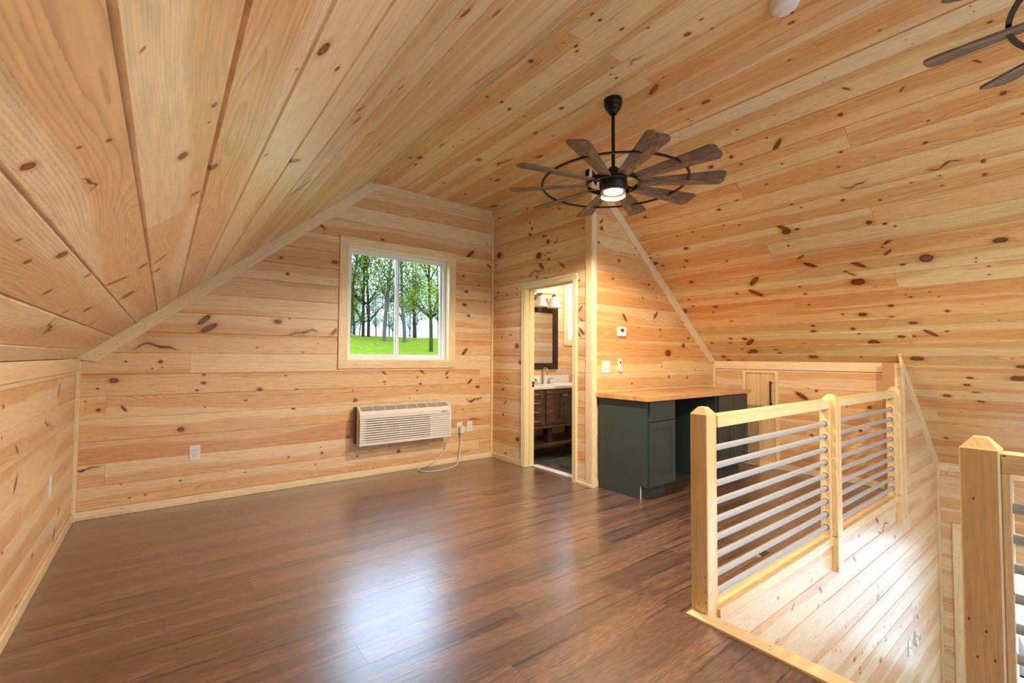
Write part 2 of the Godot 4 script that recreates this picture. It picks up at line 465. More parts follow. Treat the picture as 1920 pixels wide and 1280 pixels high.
# known knots of the photograph, in millimetres on each surface: along, across, size, kind
const KNOTS := {
	"rknee": [-1211, 1045, 38, 0, -1248, 959, 30, 0, -1998, 822, 91, 1, -1863, 888, 35, 0, -1929, 903, 21, 0, -1412, 756, 44, 0, -1487, 522, 41, 0, -1911, 422, 32, 0, -1285, 395, 66, 0, -1598, 744, 20, 0, -1699, 608, 23, 0],
	"lknee": [-3642, 822, 114, 2, -3946, 995, 78, 1, -2716, 1006, 28, 0, -2964, 792, 48, 1, -2968, 641, 64, 1, -3372, 188, 35, 0, -2800, 399, 23, 0, -3093, 39, 61, 1, -3962, 110, 67, 1, -4116, 226, 66, 1],
	"gable": [839, 2125, 38, 0, 895, 1981, 38, 0, 1320, 2148, 59, 0, 262, 1517, 83, 1, 295, 1447, 97, 1, 821, 1531, 63, 0, 1022, 1435, 196, 2, 661, 1290, 18, 0, 630, 1377, 12, 0, 1041, 1254, 20, 0, 1176, 1342, 13, 0, -233, 1167, 22, 0, -18, 1166, 41, 0, -71, 1113, 15, 0, -9, 1120, 15, 0, -53, 1280, 191, 2, -298, 1024, 59, 0, -388, 962, 21, 0, 270, 1054, 25, 0, 271, 986, 36, 0, 227, 927, 24, 0, 690, 917, 51, 0, 994, 910, 23, 0, 899, 1037, 19, 0, -454, 871, 14, 0, -382, 803, 35, 0, -237, 804, 43, 1, 583, 823, 24, 0, 970, 733, 38, 0, 286, 786, 14, 0, 126, 611, 61, 0, 1233, 287, 34, 0, 938, 285, 19, 0, 1221, 343, 17, 0, -457, 383, 113, 2, -194, 401, 15, 0, -237, 227, 12, 0, 134, 195, 21, 0, -89, 122, 20, 0, -184, 115, 17, 0, 938, 285, 22, 0, 588, 197, 15, 0, 1175, 183, 20, 0, 1268, 45, 44, 0, 1801, 2450, 42, 0, 2801, 2178, 41, 0, 3017, 2088, 24, 0, 2838, 1993, 51, 0, 2815, 1837, 60, 0, 3116, 1904, 29, 0, 2874, 1709, 42, 0, 2824, 1279, 78, 1, 3165, 2341, 49, 1, 1840, 1047, 38, 1, 1845, 953, 27, 0, 2265, 1060, 62, 1, 2256, 918, 33, 0, 2223, 992, 25, 0, 2591, 1035, 44, 1, 2592, 984, 31, 0, 2895, 924, 65, 1, 3014, 861, 52, 0, 2218, 849, 29, 0, 1520, 872, 18, 0, 1548, 778, 47, 0, 2137, 766, 16, 0, 1431, 894, 14, 0, 1475, 417, 35, 0, 2016, 209, 47, 0, 1911, 278, 19, 0, 1576, 213, 25, 0, 2973, 719, 140, 2, 2950, 464, 102, 2, 1191, 2484, 59, 1, 1324, 1455, 65, 1, 824, 1534, 51, 0, 921, 1564, 21, 0, 2891, 2447, 94, 1],
	"bath": [-4488, 2917, 32, 0, -3939, 2894, 29, 0, -3963, 2783, 21, 0, -3424, 2761, 28, 0, -3903, 2727, 31, 0, -3865, 2651, 44, 0, -3889, 2584, 51, 1, -3664, 2522, 44, 0, -3620, 2524, 24, 0, -3595, 2450, 67, 0, -3476, 2429, 42, 1, -3691, 2424, 15, 0, -3080, 2483, 27, 0, -4302, 2496, 25, 0, -4482, 2458, 112, 0, -4573, 2409, 30, 0, -4549, 2348, 30, 0, -4568, 2317, 24, 0, -3746, 2325, 124, 0, -3604, 2322, 72, 2, -3586, 2260, 41, 0, -3715, 2220, 98, 1, -3469, 2331, 16, 0, -3379, 2163, 68, 1, -3560, 2153, 17, 0, -3586, 2142, 14, 0, -3574, 2106, 14, 0, -3778, 2095, 42, 0, -3632, 2075, 48, 0, -3138, 1973, 23, 0, -4133, 2016, 27, 0, -4328, 2000, 14, 0, -4327, 1960, 25, 0, -4132, 1941, 24, 0, -4506, 2003, 35, 0, -3815, 2146, 113, 2, -4414, 1457, 24, 0, -4246, 1477, 29, 0, -4396, 836, 44, 0, -4348, 862, 23, 0, -4346, 686, 43, 1, -4386, 541, 40, 0, -4327, 91, 36, 0, -4311, 959, 23, 0, -4486, 2915, 35, 0, -4510, 2008, 31, 0, -4548, 1947, 35, 0, -4325, 1959, 27, 0, -4414, 1460, 20, 0, -4246, 1480, 29, 0, -4125, 1349, 89, 0, -4057, 1164, 67, 0, -4105, 284, 72, 0, -3122, 1694, 53, 1, -3104, 1585, 42, 1, -3103, 1473, 63, 1, -3134, 1439, 42, 1, -3141, 1975, 28, 0],
	"desk": [3278, 2611, 43, 0, 3359, 2550, 44, 1, 3359, 2480, 57, 0, 3318, 2334, 37, 0, 3660, 2280, 18, 0, 3860, 2294, 19, 0, 3623, 2195, 43, 0, 3525, 2005, 31, 0, 4111, 2004, 39, 0, 4173, 1964, 24, 0, 4237, 1944, 16, 0, 4000, 1854, 27, 0, 4241, 1872, 20, 0, 3705, 1627, 72, 1, 4227, 1681, 71, 1, 3938, 1537, 19, 0, 4310, 1527, 32, 0, 4297, 1460, 24, 0, 4855, 1450, 44, 0, 4752, 1364, 74, 0, 4453, 1276, 107, 0, 4464, 1012, 41, 0, 4820, 993, 35, 0, 4994, 1084, 23, 0, 3819, 957, 33, 0],
	"flat": [-1609, 1747, 26, 0, -1612, 1814, 27, 0, -1586, 1959, 26, 0, -1490, 2064, 21, 0, -1838, 1859, 30, 0, -1864, 1893, 26, 0, -1863, 1782, 15, 0, -1879, 1947, 11, 0, -2103, 1737, 46, 0, -1707, 2235, 68, 2, -1839, 2175, 17, 0, -1891, 2220, 17, 0, -1891, 2281, 27, 0, -1700, 2519, 30, 0, -1821, 2578, 88, 1, -2583, 1743, 30, 0, -2572, 1862, 34, 0, -2612, 1956, 39, 0, -2369, 2247, 46, 0, -2293, 1930, 13, 0, -2623, 2110, 19, 0, -2987, 1937, 16, 0, -2766, 2341, 50, 0, -2715, 2479, 25, 0, -3225, 1937, 17, 0, -3417, 1849, 59, 0, -3387, 1940, 23, 0, -3761, 1807, 74, 0, -3817, 1736, 45, 0, -3917, 1846, 57, 0, -3465, 2251, 65, 0, -3359, 2473, 143, 2, -3072, 2643, 73, 0, -3147, 2183, 18, 0, -3754, 2664, 77, 0, -3773, 2587, 35, 0, -4302, 2614, 33, 0, -4159, 2266, 42, 0, -4434, 3096, 127, 0, -1847, 2943, 35, 0, -1388, 2279, 48, 0, -1277, 2236, 22, 0, -1279, 2347, 23, 0, -992, 2641, 34, 0, -1682, 2995, 68, 0, -1132, 2966, 32, 0, -1891, 3109, 23, 0, -1890, 3152, 23, 0, -722, 3086, 23, 0, -329, 3282, 10, 0, -2017, 1215, 11, 0],
	"right": [-1533, 59, 25, 0, -1265, 21, 22, 0, -1762, 36, 21, 0, -464, 29, 17, 0, -431, 43, 14, 0, -1376, 175, 12, 0, -1632, 176, 18, 0, -954, 188, 35, 1, -527, 91, 36, 0, -327, 134, 22, 0, -708, 316, 25, 1, -393, 313, 29, 1, -1025, 339, 39, 0, -1472, 317, 18, 0, -1431, 396, 77, 1, -1756, 368, 37, 0, -1764, 318, 17, 0, -1932, 391, 45, 0, -1709, 452, 26, 0, -1446, 555, 19, 0, -1084, 605, 26, 0, -1127, 711, 24, 0, -1601, 686, 23, 0, -665, 712, 26, 0, -318, 544, 37, 0, -605, 901, 93, 2, -1076, 881, 87, 2, -1167, 990, 29, 0, -959, 1061, 27, 0, -776, 974, 18, 0, -636, 972, 15, 0, -435, 943, 31, 0, -437, 1038, 30, 0, -634, 1051, 17, 0, -1862, 758, 28, 0, -1492, 925, 32, 0, -1439, 969, 20, 0, -2035, 797, 30, 0, -2061, 968, 21, 0, -1936, 1005, 24, 0, -1063, 1237, 53, 0, -1617, 1132, 78, 1, -1527, 1168, 37, 0, -975, 1275, 26, 0, -922, 1311, 23, 0, -257, 696, 17, 0, -2511, 1134, 45, 0, -1610, 1173, 72, 0, -1639, 1319, 26, 0, -992, 1445, 46, 1, -1035, 1488, 22, 0, -1012, 1549, 50, 1, -421, 1580, 79, 0, -1587, 1462, 43, 1, -1539, 1567, 132, 1, -1217, 1627, 90, 1, -1317, 1686, 31, 0, -1282, 1724, 47, 1, -1260, 1818, 111, 0, -806, 1653, 145, 0, -946, 1686, 36, 0, -550, 1712, 17, 0, -556, 1745, 17, 0, -498, 1801, 19, 0, -503, 1883, 17, 0, -2200, 1377, 27, 0, -2665, 1569, 40, 0, -2581, 1291, 38, 0, -2051, 1668, 97, 1, -2089, 1820, 120, 1, -2268, 1805, 42, 0, -1694, 1801, 29, 0, -1675, 1897, 33, 0, -792, 2057, 17, 0, -958, 2042, 30, 0, -2560, 1960, 42, 0, -2938, 1994, 61, 0, -2622, 2044, 24, 0, -1687, 2042, 26, 0, -1101, 2124, 51, 0, -765, 2228, 38, 0, -1312, 2212, 69, 0, -1457, 2189, 32, 0, -1120, 2266, 49, 0, -2479, 2196, 33, 0, -1733, 2327, 43, 0, -1750, 2404, 56, 0, -1426, 2393, 48, 0, -1394, 2462, 26, 0, -993, 2349, 64, 0, -800, 2464, 28, 0, -905, 2479, 79, 1, -1014, 2515, 36, 0, -1099, 2517, 58, 0, -2446, 2490, 63, 0, -2408, 2546, 96, 1, -2601, 2477, 45, 0, -2632, 2553, 36, 0, -2855, 2546, 37, 0, -1310, 2586, 146, 0, -2539, 2657, 35, 0, -2483, 2724, 50, 0, -2425, 2699, 99, 0, -2182, 2678, 37, 0, -2163, 2733, 42, 0, -2816, 2794, 71, 0, -2777, 2861, 55, 0, -1859, 2793, 87, 0, -1451, 2797, 27, 0, -1046, 2816, 105, 0, -424, 2913, 68, 0, -450, 3064, 107, 0, -735, 3074, 47, 0, -722, 3278, 52, 0, -918, 3353, 63, 0, -705, 3416, 53, 0, -767, 3178, 51, 0, -859, 3606, 26, 0, -1022, 4076, 51, 0, -496, 2358, 16, 0, -464, 2808, 18, 0, -2731, 669, 41, 0, -2035, 801, 35, 0, -2360, 964, 24, 0, -2527, 966, 25, 0, -2514, 1136, 45, 0, -2577, 1283, 37, 0, -2638, 1359, 27, 0, -2859, 1291, 43, 0, -2929, 1245, 72, 0, -2941, 1160, 36, 0, -2931, 1112, 21, 0, -2658, 1570, 50, 0, -2801, 1819, 38, 0, -2929, 1975, 56, 0, -2561, 1962, 48, 0, -2616, 2034, 26, 0, -2803, 1920, 35, 0, -2911, 2346, 25, 0, -2855, 2546, 38, 0],
	"stair": [2789, -127, 27, 0, 3265, -166, 21, 1, 2982, -245, 39, 1, 3407, -269, 45, 1, 3464, -366, 27, 1, 3358, -366, 33, 1, 4588, -594, 47, 1, 4582, -677, 68, 0, 4058, -245, 55, 1, 4150, -354, 22, 0, 4126, -425, 22, 0, 4014, -342, 16, 0, 4763, -173, 148, 2, 4601, -80, 57, 1, 4165, -101, 31, 0, 3919, -41, 21, 0, 4825, -334, 26, 0, 5089, -321, 39, 0, 5083, -389, 24, 0, 4295, -2, 26, 0, 2752, -362, 51, 2, 3307, -533, 13, 0, 3225, -116, 13, 0, 3653, -744, 21, 0, 4016, -946, 48, 0, 4185, -962, 27, 0, 4557, -1029, 40, 0, 4445, -1011, 30, 0, 4728, -966, 35, 0, 4901, -1011, 27, 0, 4616, -1186, 69, 0, 4127, -1053, 33, 0, 4125, -1089, 35, 0, 4769, -1080, 42, 0, 5258, -979, 25, 0, 5708, -1120, 36, 0, 5764, -1225, 81, 1, 6170, -1405, 44, 0, 5843, -1454, 53, 0, 5217, -1128, 25, 0, 6061, 11, 31, 0],
	"left": [-921, 460, 33, 0, -922, 526, 12, 0, -940, 567, 15, 0, -710, 628, 8, 1, -1167, 694, 40, 0, -968, 746, 19, 0, -1356, 781, 44, 0, -1524, 742, 36, 0, -911, 969, 47, 0, -956, 921, 12, 0, -1229, 378, 17, 0, -1403, 357, 25, 0, -1485, 410, 47, 0, -1808, 320, 41, 0, -2457, 217, 215, 2, -1870, 419, 30, 0, -2298, 289, 37, 0, -2528, 337, 62, 0, -2241, 473, 79, 1, -2773, 483, 111, 0, -2223, 573, 56, 0, -2274, 639, 63, 1, -2522, 622, 52, 0, -3052, 292, 58, 0, -1485, 1316, 45, 0, -1614, 1360, 54, 0, -1980, 1581, 46, 0, -2445, 1883, 64, 0, -1461, 1485, 37, 0, -2102, 2499, 130, 1, -1601, 1719, 34, 0, -1027, 1477, 48, 0, -1135, 1710, 44, 0, -1753, 1127, 74, 1, -2439, 1332, 147, 1, -1097, 519, 47, 2],
}

func strip_at(pu: float, rows: int, k: int) -> Image:
	var key := "%d_%d_%d" % [int(pu), rows, k]
	if not scaled.has(key):
		var w := int(5.0 * pu)
		var sub := strips.get_region(Rect2i(0, (k % 16) * (strips.get_height() / 16), strips.get_width(), strips.get_height() / 16))
		if k >= 16:
			sub.flip_x()
		sub.resize(w, rows, Image.INTERPOLATE_BILINEAR)
		scaled[key] = sub
	return scaled[key]

# boards of one surface: rows of PITCH starting at phase, cut at the joints; returns [[row, u0, u1, v0, v1], ...]
func layout(u0: float, u1: float, v0: float, v1: float, phase: float, joints: Dictionary, studs: Array, r: RandomNumberGenerator) -> Array:
	var out := []
	var k0 := int(floor((v0 - phase) / PITCH))
	var k1 := int(ceil((v1 - phase) / PITCH))
	for k in range(k0, k1):
		var cuts: Array = joints.get(k, [])
		if not joints.has(k) and studs.size():
			cuts = [studs[posmod(k * 3 + r.randi_range(0, 1), studs.size())]] if r.randf() < 0.75 else []
		var at := [u0] + cuts + [u1]
		for i in at.size() - 1:
			if at[i + 1] - at[i] > 0.02:
				out.append([k, at[i], at[i + 1], phase + k * PITCH, phase + (k + 1) * PITCH])
	return out

func compose(boards: Array, u0: float, u1: float, v0: float, v1: float, pu: float, pv: float, knots: Array, r: RandomNumberGenerator, extra: float) -> StandardMaterial3D:
	var w := int((u1 - u0) * pu)
	var h := int((v1 - v0) * pv)
	var im := Image.create_empty(w, h, false, Image.FORMAT_RGBA8)
	im.fill(Color(0.8, 0.62, 0.42))
	var spots := []
	for i in range(0, knots.size(), 4):
		spots.append([knots[i] / 1000.0, knots[i + 1] / 1000.0, knots[i + 2] / 1000.0, knots[i + 3]])
	for b in boards:
		var x0 := int(round((b[1] - u0) * pu)); var x1 := int(round((b[2] - u0) * pu))
		var y0 := int(round((b[3] - v0) * pv)); var y1 := int(round((b[4] - v0) * pv))
		var s := strip_at(pu, int(ceil(PITCH * pv)) + 1, r.randi_range(0, 31))
		var off := r.randi_range(0, s.get_width() - 1)
		var x := x0
		while x < x1:
			var nx: int = mini(x1 - x, s.get_width() - off)
			im.blit_rect(s, Rect2i(off, 0, nx, y1 - y0), Vector2i(x, y0))
			x += nx
			off = 0
		# small knots that nobody could place by eye
		var count := int(r.randf() * extra * (b[2] - b[1]) + r.randf())
		for i in count:
			var rr := r.randf()
			spots.append([r.randf_range(b[1] + 0.03, b[2] - 0.03), r.randf_range(b[3] + 0.02, b[4] - 0.02), 0.006 + 0.02 * rr * rr * rr, 0 if rr > 0.25 else 1])
	for k in spots:
		for b in boards:
			if k[0] >= b[1] and k[0] < b[2] and k[1] >= b[3] and k[1] < b[4]:
				var d: float = minf(k[2], 0.15) * (0.66 if k[3] == 0 else 0.85 if k[3] == 1 else 0.75)
				if k[3] == 0:
					d = minf(d, 0.075)
				if k[3] == 1:
					d = minf(d, 0.085)
				var st: Image = stamps[k[3]][r.randi_range(0, 5)].duplicate()
				if r.randf() < 0.5:
					st.flip_x()
				var sw := maxi(5, int(d * 3.4 * pu)); var sh := maxi(4, int(d * 2.0 * pv))
				st.resize(sw, sh, Image.INTERPOLATE_BILINEAR if sw > 60 else Image.INTERPOLATE_LANCZOS)
				var cx := int((k[0] - u0) * pu) - sw / 2; var cy := int((k[1] - v0) * pv) - sh / 2
				var clip := Rect2i(int((b[1] - u0) * pu), int((b[3] - v0) * pv), int((b[2] - b[1]) * pu), int((b[4] - b[3]) * pv))
				var hit := Rect2i(cx, cy, sw, sh).intersection(clip)
				if hit.has_area():
					im.blend_rect(st, Rect2i(hit.position - Vector2i(cx, cy), hit.size), hit.position)
				break
	return pine_material(ImageTexture.create_from_image(im))

func pine_material(tex: Texture2D) -> StandardMaterial3D:
	var m := StandardMaterial3D.new()
	m.albedo_texture = tex
	m.vertex_color_use_as_albedo = true
	m.roughness = 0.32
	m.metallic_specular = 0.55
	return m

func textures() -> void:
	rng.seed = 20
	strips = board_strips(16, 2048, 120, 5.0, PITCH, SAP, HEART, 0.19, 0.0060, 0.00042, 11, 0.12)
	pale = board_strips(8, 1024, 120, 2.5, PITCH, Vector3(0.915, 0.840, 0.690), Vector3(0.895, 0.800, 0.640), 0.10, 0.0060, 0.0004, 91, 0.10)
	# nail holes in the trim boards
	for k in 8:
		for i in 7:
			var q := Vector2i(rng.randi_range(4, 1018), k * 120 + rng.randi_range(40, 78))
			pale.fill_rect(Rect2i(q, Vector2i(3, 3)), Color(0.36, 0.23, 0.12))
			pale.fill_rect(Rect2i(q + Vector2i(rng.randi_range(-9, 9), rng.randi_range(18, 30)), Vector2i(3, 3)), Color(0.40, 0.26, 0.14))
	knot_stamps()
	var fl := board_strips(8, 1024, 120, 1.22, 0.1464, Vector3(0.462, 0.345, 0.280), Vector3(0.380, 0.280, 0.228), 0.30, 0.0046, 0.0020, 31, 1.3)
	M.floor_tex = ImageTexture.create_from_image(fl)
	var fb := board_strips(4, 512, 64, 0.7, 0.14, Vector3(0.47, 0.395, 0.345), Vector3(0.40, 0.33, 0.285), 0.16, 0.006, 0.0022, 51, 0.35)
	M.blade_tex = ImageTexture.create_from_image(fb)

const SAP := Vector3(0.905, 0.812, 0.668)
const HEART := Vector3(0.855, 0.700, 0.520)

func plain(c: Color, rough := 0.5, metal := 0.0) -> StandardMaterial3D:
	var m := StandardMaterial3D.new()
	m.albedo_color = c
	m.roughness = rough
	m.metallic = metal
	return m

func materials() -> void:
	M.trim = pine_material(ImageTexture.create_from_image(pale))
	M.floor = pine_material(M.floor_tex)
	M.floor.roughness = 0.31
	M.floor.metallic_specular = 0.70
	M.floor.clearcoat_enabled = true
	M.floor.clearcoat = 1.0
	M.floor.clearcoat_roughness = 0.28
	M.blade = pine_material(M.blade_tex)
	M.blade.roughness = 0.55
	M.iron = plain(Color(0.075, 0.07, 0.068), 0.45, 0.4)
	M.white = plain(Color(0.86, 0.86, 0.85), 0.4)
	M.plastic = plain(Color(0.86, 0.85, 0.83), 0.45)
	M.vinyl = plain(Color(0.88, 0.89, 0.89), 0.35)
	M.dark = plain(Color(0.06, 0.055, 0.05), 0.7)
	M.brown = plain(Color(0.50, 0.42, 0.34), 0.6)
	M.steel = plain(Color(0.67, 0.69, 0.71), 0.45, 0.25)
	M.nickel = plain(Color(0.62, 0.59, 0.55), 0.3, 0.9)
	M.green = plain(Color(0.205, 0.262, 0.255), 0.45)
	M.casing = plain(Color(0.885, 0.83, 0.655), 0.4)
	M.espresso = plain(Color(0.17, 0.115, 0.095), 0.4)
	M.vanity = pine_material(M.blade_tex)
	M.vanity.albedo_color = Color(0.70, 0.64, 0.61)
	M.quartz = plain(Color(0.86, 0.86, 0.85), 0.25)
	M.glass = plain(Color(0.93, 0.97, 0.98, 0.01), 0.0)
	M.glass.metallic_specular = 0.16
	M.glass.transparency = BaseMaterial3D.TRANSPARENCY_ALPHA
	M.mirror = plain(Color(0.93, 0.94, 0.94), 0.02, 1.0)
	M.shade = plain(Color(0.90, 0.88, 0.85), 0.35)
	M.shade.backlight_enabled = true
	M.shade.backlight = Color(0.5, 0.49, 0.47)
	M.back = plain(Color(0.70, 0.53, 0.36), 0.7)
	M.lens = StandardMaterial3D.new()
	M.lens.albedo_color = Color(0.95, 0.93, 0.88)
	M.lens.emission_enabled = true
	M.lens.emission = Color(1.0, 0.93, 0.82)
	M.lens.emission_energy_multiplier = 4.0
	M.clear = plain(Color(0.95, 0.95, 0.93, 0.25), 0.05)
	M.clear.transparency = BaseMaterial3D.TRANSPARENCY_ALPHA
	M.grey = plain(Color(0.25, 0.25, 0.25), 0.5)
	M.fins = plain(Color(0.52, 0.52, 0.52), 0.5, 0.3)
	M.bounce_pale = plain(Color(0.78, 0.765, 0.73), 0.9)  # pale bounce surface of the two added ground slabs
	M.register = plain(Color(0.33, 0.22, 0.15), 0.5)
	M.pale = plain(Color(0.31, 0.295, 0.27), 0.9)
	M.dark_bark = plain(Color(0.17, 0.15, 0.13), 0.9)
	M.moss = plain(Color(0.20, 0.21, 0.11), 0.9)
	M.leaf = StandardMaterial3D.new()
	M.leaf.vertex_color_use_as_albedo = true
	M.leaf.roughness = 0.8
	M.leaf.metallic_specular = 0.1
	for k in ["pale", "dark_bark", "moss", "bounce_pale"]:
		M[k].metallic_specular = 0.0
	M.leaf.backlight_enabled = true
	M.leaf.backlight = Color(0.8, 0.85, 0.5)
	M.leaf.cull_mode = BaseMaterial3D.CULL_DISABLED
	M.slate = noise_material(Color(0.22, 0.23, 0.22), Color(0.40, 0.40, 0.37), 0.012, 0.35, 3)
	M.grass = noise_material(Color(0.27, 0.315, 0.065), Color(0.40, 0.44, 0.12), 0.05, 0.9, 6)

func noise_material(a: Color, b: Color, freq: float, rough: float, seed_: int) -> StandardMaterial3D:
	var n := FastNoiseLite.new()
	n.seed = seed_
	n.frequency = freq
	n.fractal_type = FastNoiseLite.FRACTAL_FBM
	n.fractal_octaves = 5
	var im := n.get_seamless_image(256, 256)
	var out := Image.create_empty(256, 256, false, Image.FORMAT_RGBA8)
	for y in 256:
		for x in 256:
			out.set_pixel(x, y, a.lerp(b, im.get_pixel(x, y).r))
	var m := StandardMaterial3D.new()
	m.albedo_texture = ImageTexture.create_from_image(out)
	m.vertex_color_use_as_albedo = true
	m.roughness = rough
	m.metallic_specular = 0.5 if rough < 0.6 else 0.0
	return m
# ------------------------------------------------------------------ boarded surfaces
func clip_poly(p: Array, a: float, b: float, c: float) -> Array:     # keep a*u + b*v <= c
	var out := []
	for i in p.size():
		var s: Vector2 = p[i]; var e: Vector2 = p[(i + 1) % p.size()]
		var ds := a * s.x + b * s.y - c
		var de := a * e.x + b * e.y - c
		if ds <= 0.0:
			out.append(s)
		if (ds < 0.0 and de > 0.0) or (ds > 0.0 and de < 0.0):
			out.append(s + (e - s) * (ds / (ds - de)))
	var clean := []
	for q in out:
		if clean.is_empty() or (q - clean[-1]).length() > 0.0005:
			clean.append(q)
	if clean.size() > 1 and (clean[0] - clean[-1]).length() < 0.0005:
		clean.pop_back()
	return clean

func rect_poly(u0: float, u1: float, v0: float, v1: float) -> Array:
	return [Vector2(u0, v0), Vector2(u1, v0), Vector2(u1, v1), Vector2(u0, v1)]

func around(u0: float, u1: float, v0: float, v1: float, holes: Array) -> Array:   # rectangle less the holes, as rectangles
	var todo := [[u0, u1, v0, v1]]
	for h in holes:
		var nx := []
		for q in todo:
			if q[1] <= h[0] or q[0] >= h[1] or q[3] <= h[2] or q[2] >= h[3]:
				nx.append(q)
				continue
			if q[0] < h[0]:
				nx.append([q[0], h[0], q[2], q[3]])
			if q[1] > h[1]:
				nx.append([h[1], q[1], q[2], q[3]])
			if q[2] < h[2]:
				nx.append([maxf(q[0], h[0]), minf(q[1], h[1]), q[2], h[2]])
			if q[3] > h[3]:
				nx.append([maxf(q[0], h[0]), minf(q[1], h[1]), h[3], q[3]])
		todo = nx
	return todo

func area(p: Array) -> float:
	var s := 0.0
	for i in p.size():
		var a: Vector2 = p[i]; var b: Vector2 = p[(i + 1) % p.size()]
		s += a.cross(b)
	return absf(s) / 2

func board(p: Array, f: Array, ext: Array, bevel: float, tint: Color) -> MB:
	# convex outline in the surface's plane; the long edges are chamfered to a V where two boards meet
	var m := MB.new()
	m.col = tint
	var turn := 0.0
	for i in p.size():
		turn += (p[i] as Vector2).cross(p[(i + 1) % p.size()])
	if turn < 0.0:
		p = p.duplicate(); p.reverse()
	var n := p.size()
	var inner := []
	for i in n:
		var a: Vector2 = p[(i + n - 1) % n]; var b: Vector2 = p[i]; var c: Vector2 = p[(i + 1) % n]
		var d0 := (b - a).normalized(); var d1 := (c - b).normalized()
		var n0 := Vector2(-d0.y, d0.x); var n1 := Vector2(-d1.y, d1.x)
		var w0 := bevel if absf(d0.x) > 0.7 else 0.0008
		var w1 := bevel if absf(d1.x) > 0.7 else 0.0008
		var cr := d0.cross(d1)
		var q := b + n0 * w0
		if absf(cr) > 0.01:      # where the two moved edges meet
			var k := ((b + n1 * w1) - (b + n0 * w0)).cross(d1) / cr
			q = b + n0 * w0 + d0 * k
		inner.append(q)
	var top := []; var rim := []; var low := []; var tu := []; var ru := []
	var mid := Vector2.ZERO
	for i in n:
		mid += p[i] / n
		top.append(f[0] + f[1] * inner[i].x + f[2] * inner[i].y)
		rim.append(f[0] + f[1] * p[i].x + f[2] * p[i].y - f[3] * (bevel * 1.5))
		low.append(f[0] + f[1] * p[i].x + f[2] * p[i].y - f[3] * T)
		tu.append(Vector2((inner[i].x - ext[0]) / (ext[1] - ext[0]), (inner[i].y - ext[2]) / (ext[3] - ext[2])))
		ru.append(tu[-1])
	m.flat(top, f[3], tu)
	var centre: Vector3 = f[0] + f[1] * mid.x + f[2] * mid.y - f[3] * 0.02
	for i in n:
		var j := (i + 1) % n
		m.flat([rim[i], rim[j], top[j], top[i]], (rim[i] + rim[j]) / 2 - centre, [ru[i], ru[j], tu[j], tu[i]])
		m.flat([low[i], low[j], rim[j], rim[i]], (rim[i] + rim[j]) / 2 - centre - f[3] * f[3].dot((rim[i] + rim[j]) / 2 - centre), [ru[i], ru[j], ru[j], ru[i]])
	return m

# A boarded surface: boards one by one in front of a solid backing.
# f = [origin, along, across, normal into the room]; box = [u0, u1, v0, v1]; clips = [[a, b, c], ...]
func boarded(called: String, f: Array, box: Array, clips: Array, holes: Array, o: Dictionary) -> Node3D:
	var root := structure(called)
	var r := RandomNumberGenerator.new()
	r.seed = hash(called) % 100000
	var boards := layout(box[0], box[1], box[2], box[3], o.get("phase", 0.0655), o.get("joints", {}), o.get("studs", []), r)
	var ext: Array = o.get("ext", box)
	var mat: Material = o.get("mat")
	if mat == null:
		mat = compose(boards, ext[0], ext[1], ext[2], ext[3], o.get("pu", 400.0), o.get("pv", 412.0), KNOTS.get(o.get("knots", ""), []), r, o.get("extra", 0.8))
	var tints: Dictionary = o.get("tints", {})
	for b in boards:
		var k := r.randf_range(-1.0, 1.0)
		var w := r.randf_range(-1.0, 1.0)
		var tint := Color(0.995 + 0.065 * k, 0.99 + 0.12 * k - 0.02 * w, 0.985 + 0.18 * k - 0.05 * w)
		tint = tint * o.get("light_tone", Color.WHITE)  # per-surface colour standing in for cool daylight, warm lamp light and ceiling fill
		if tints.has(b[0]):
			tint = tint * tints[b[0]]
		tint.a = 1.0
		for q in around(b[1], b[2], maxf(b[3], box[2]), minf(b[4], box[3]), holes):
			if q[1] - q[0] < 0.004 or q[3] - q[2] < 0.004:
				continue
			var p := rect_poly(q[0], q[1], q[2], q[3])
			for c in clips:
				p = clip_poly(p, c[0], c[1], c[2])
			if p.size() < 3 or area(p) < 0.0004:
				continue
			put(board(p, f, ext, o.get("bevel", 0.0035), tint), "plank", mat, root)
	var m := MB.new()
	for q in around(box[0], box[1], box[2], box[3], holes):
		var p := rect_poly(q[0], q[1], q[2], q[3])
		for c in clips:
			p = clip_poly(p, c[0], c[1], c[2])
		if p.size() >= 3:
			m.prism(p, f[0] - f[3] * T, f[1], f[2], -f[3], o.get("thick", 0.08))
	put(m, "backing", M.back, root)
	return root

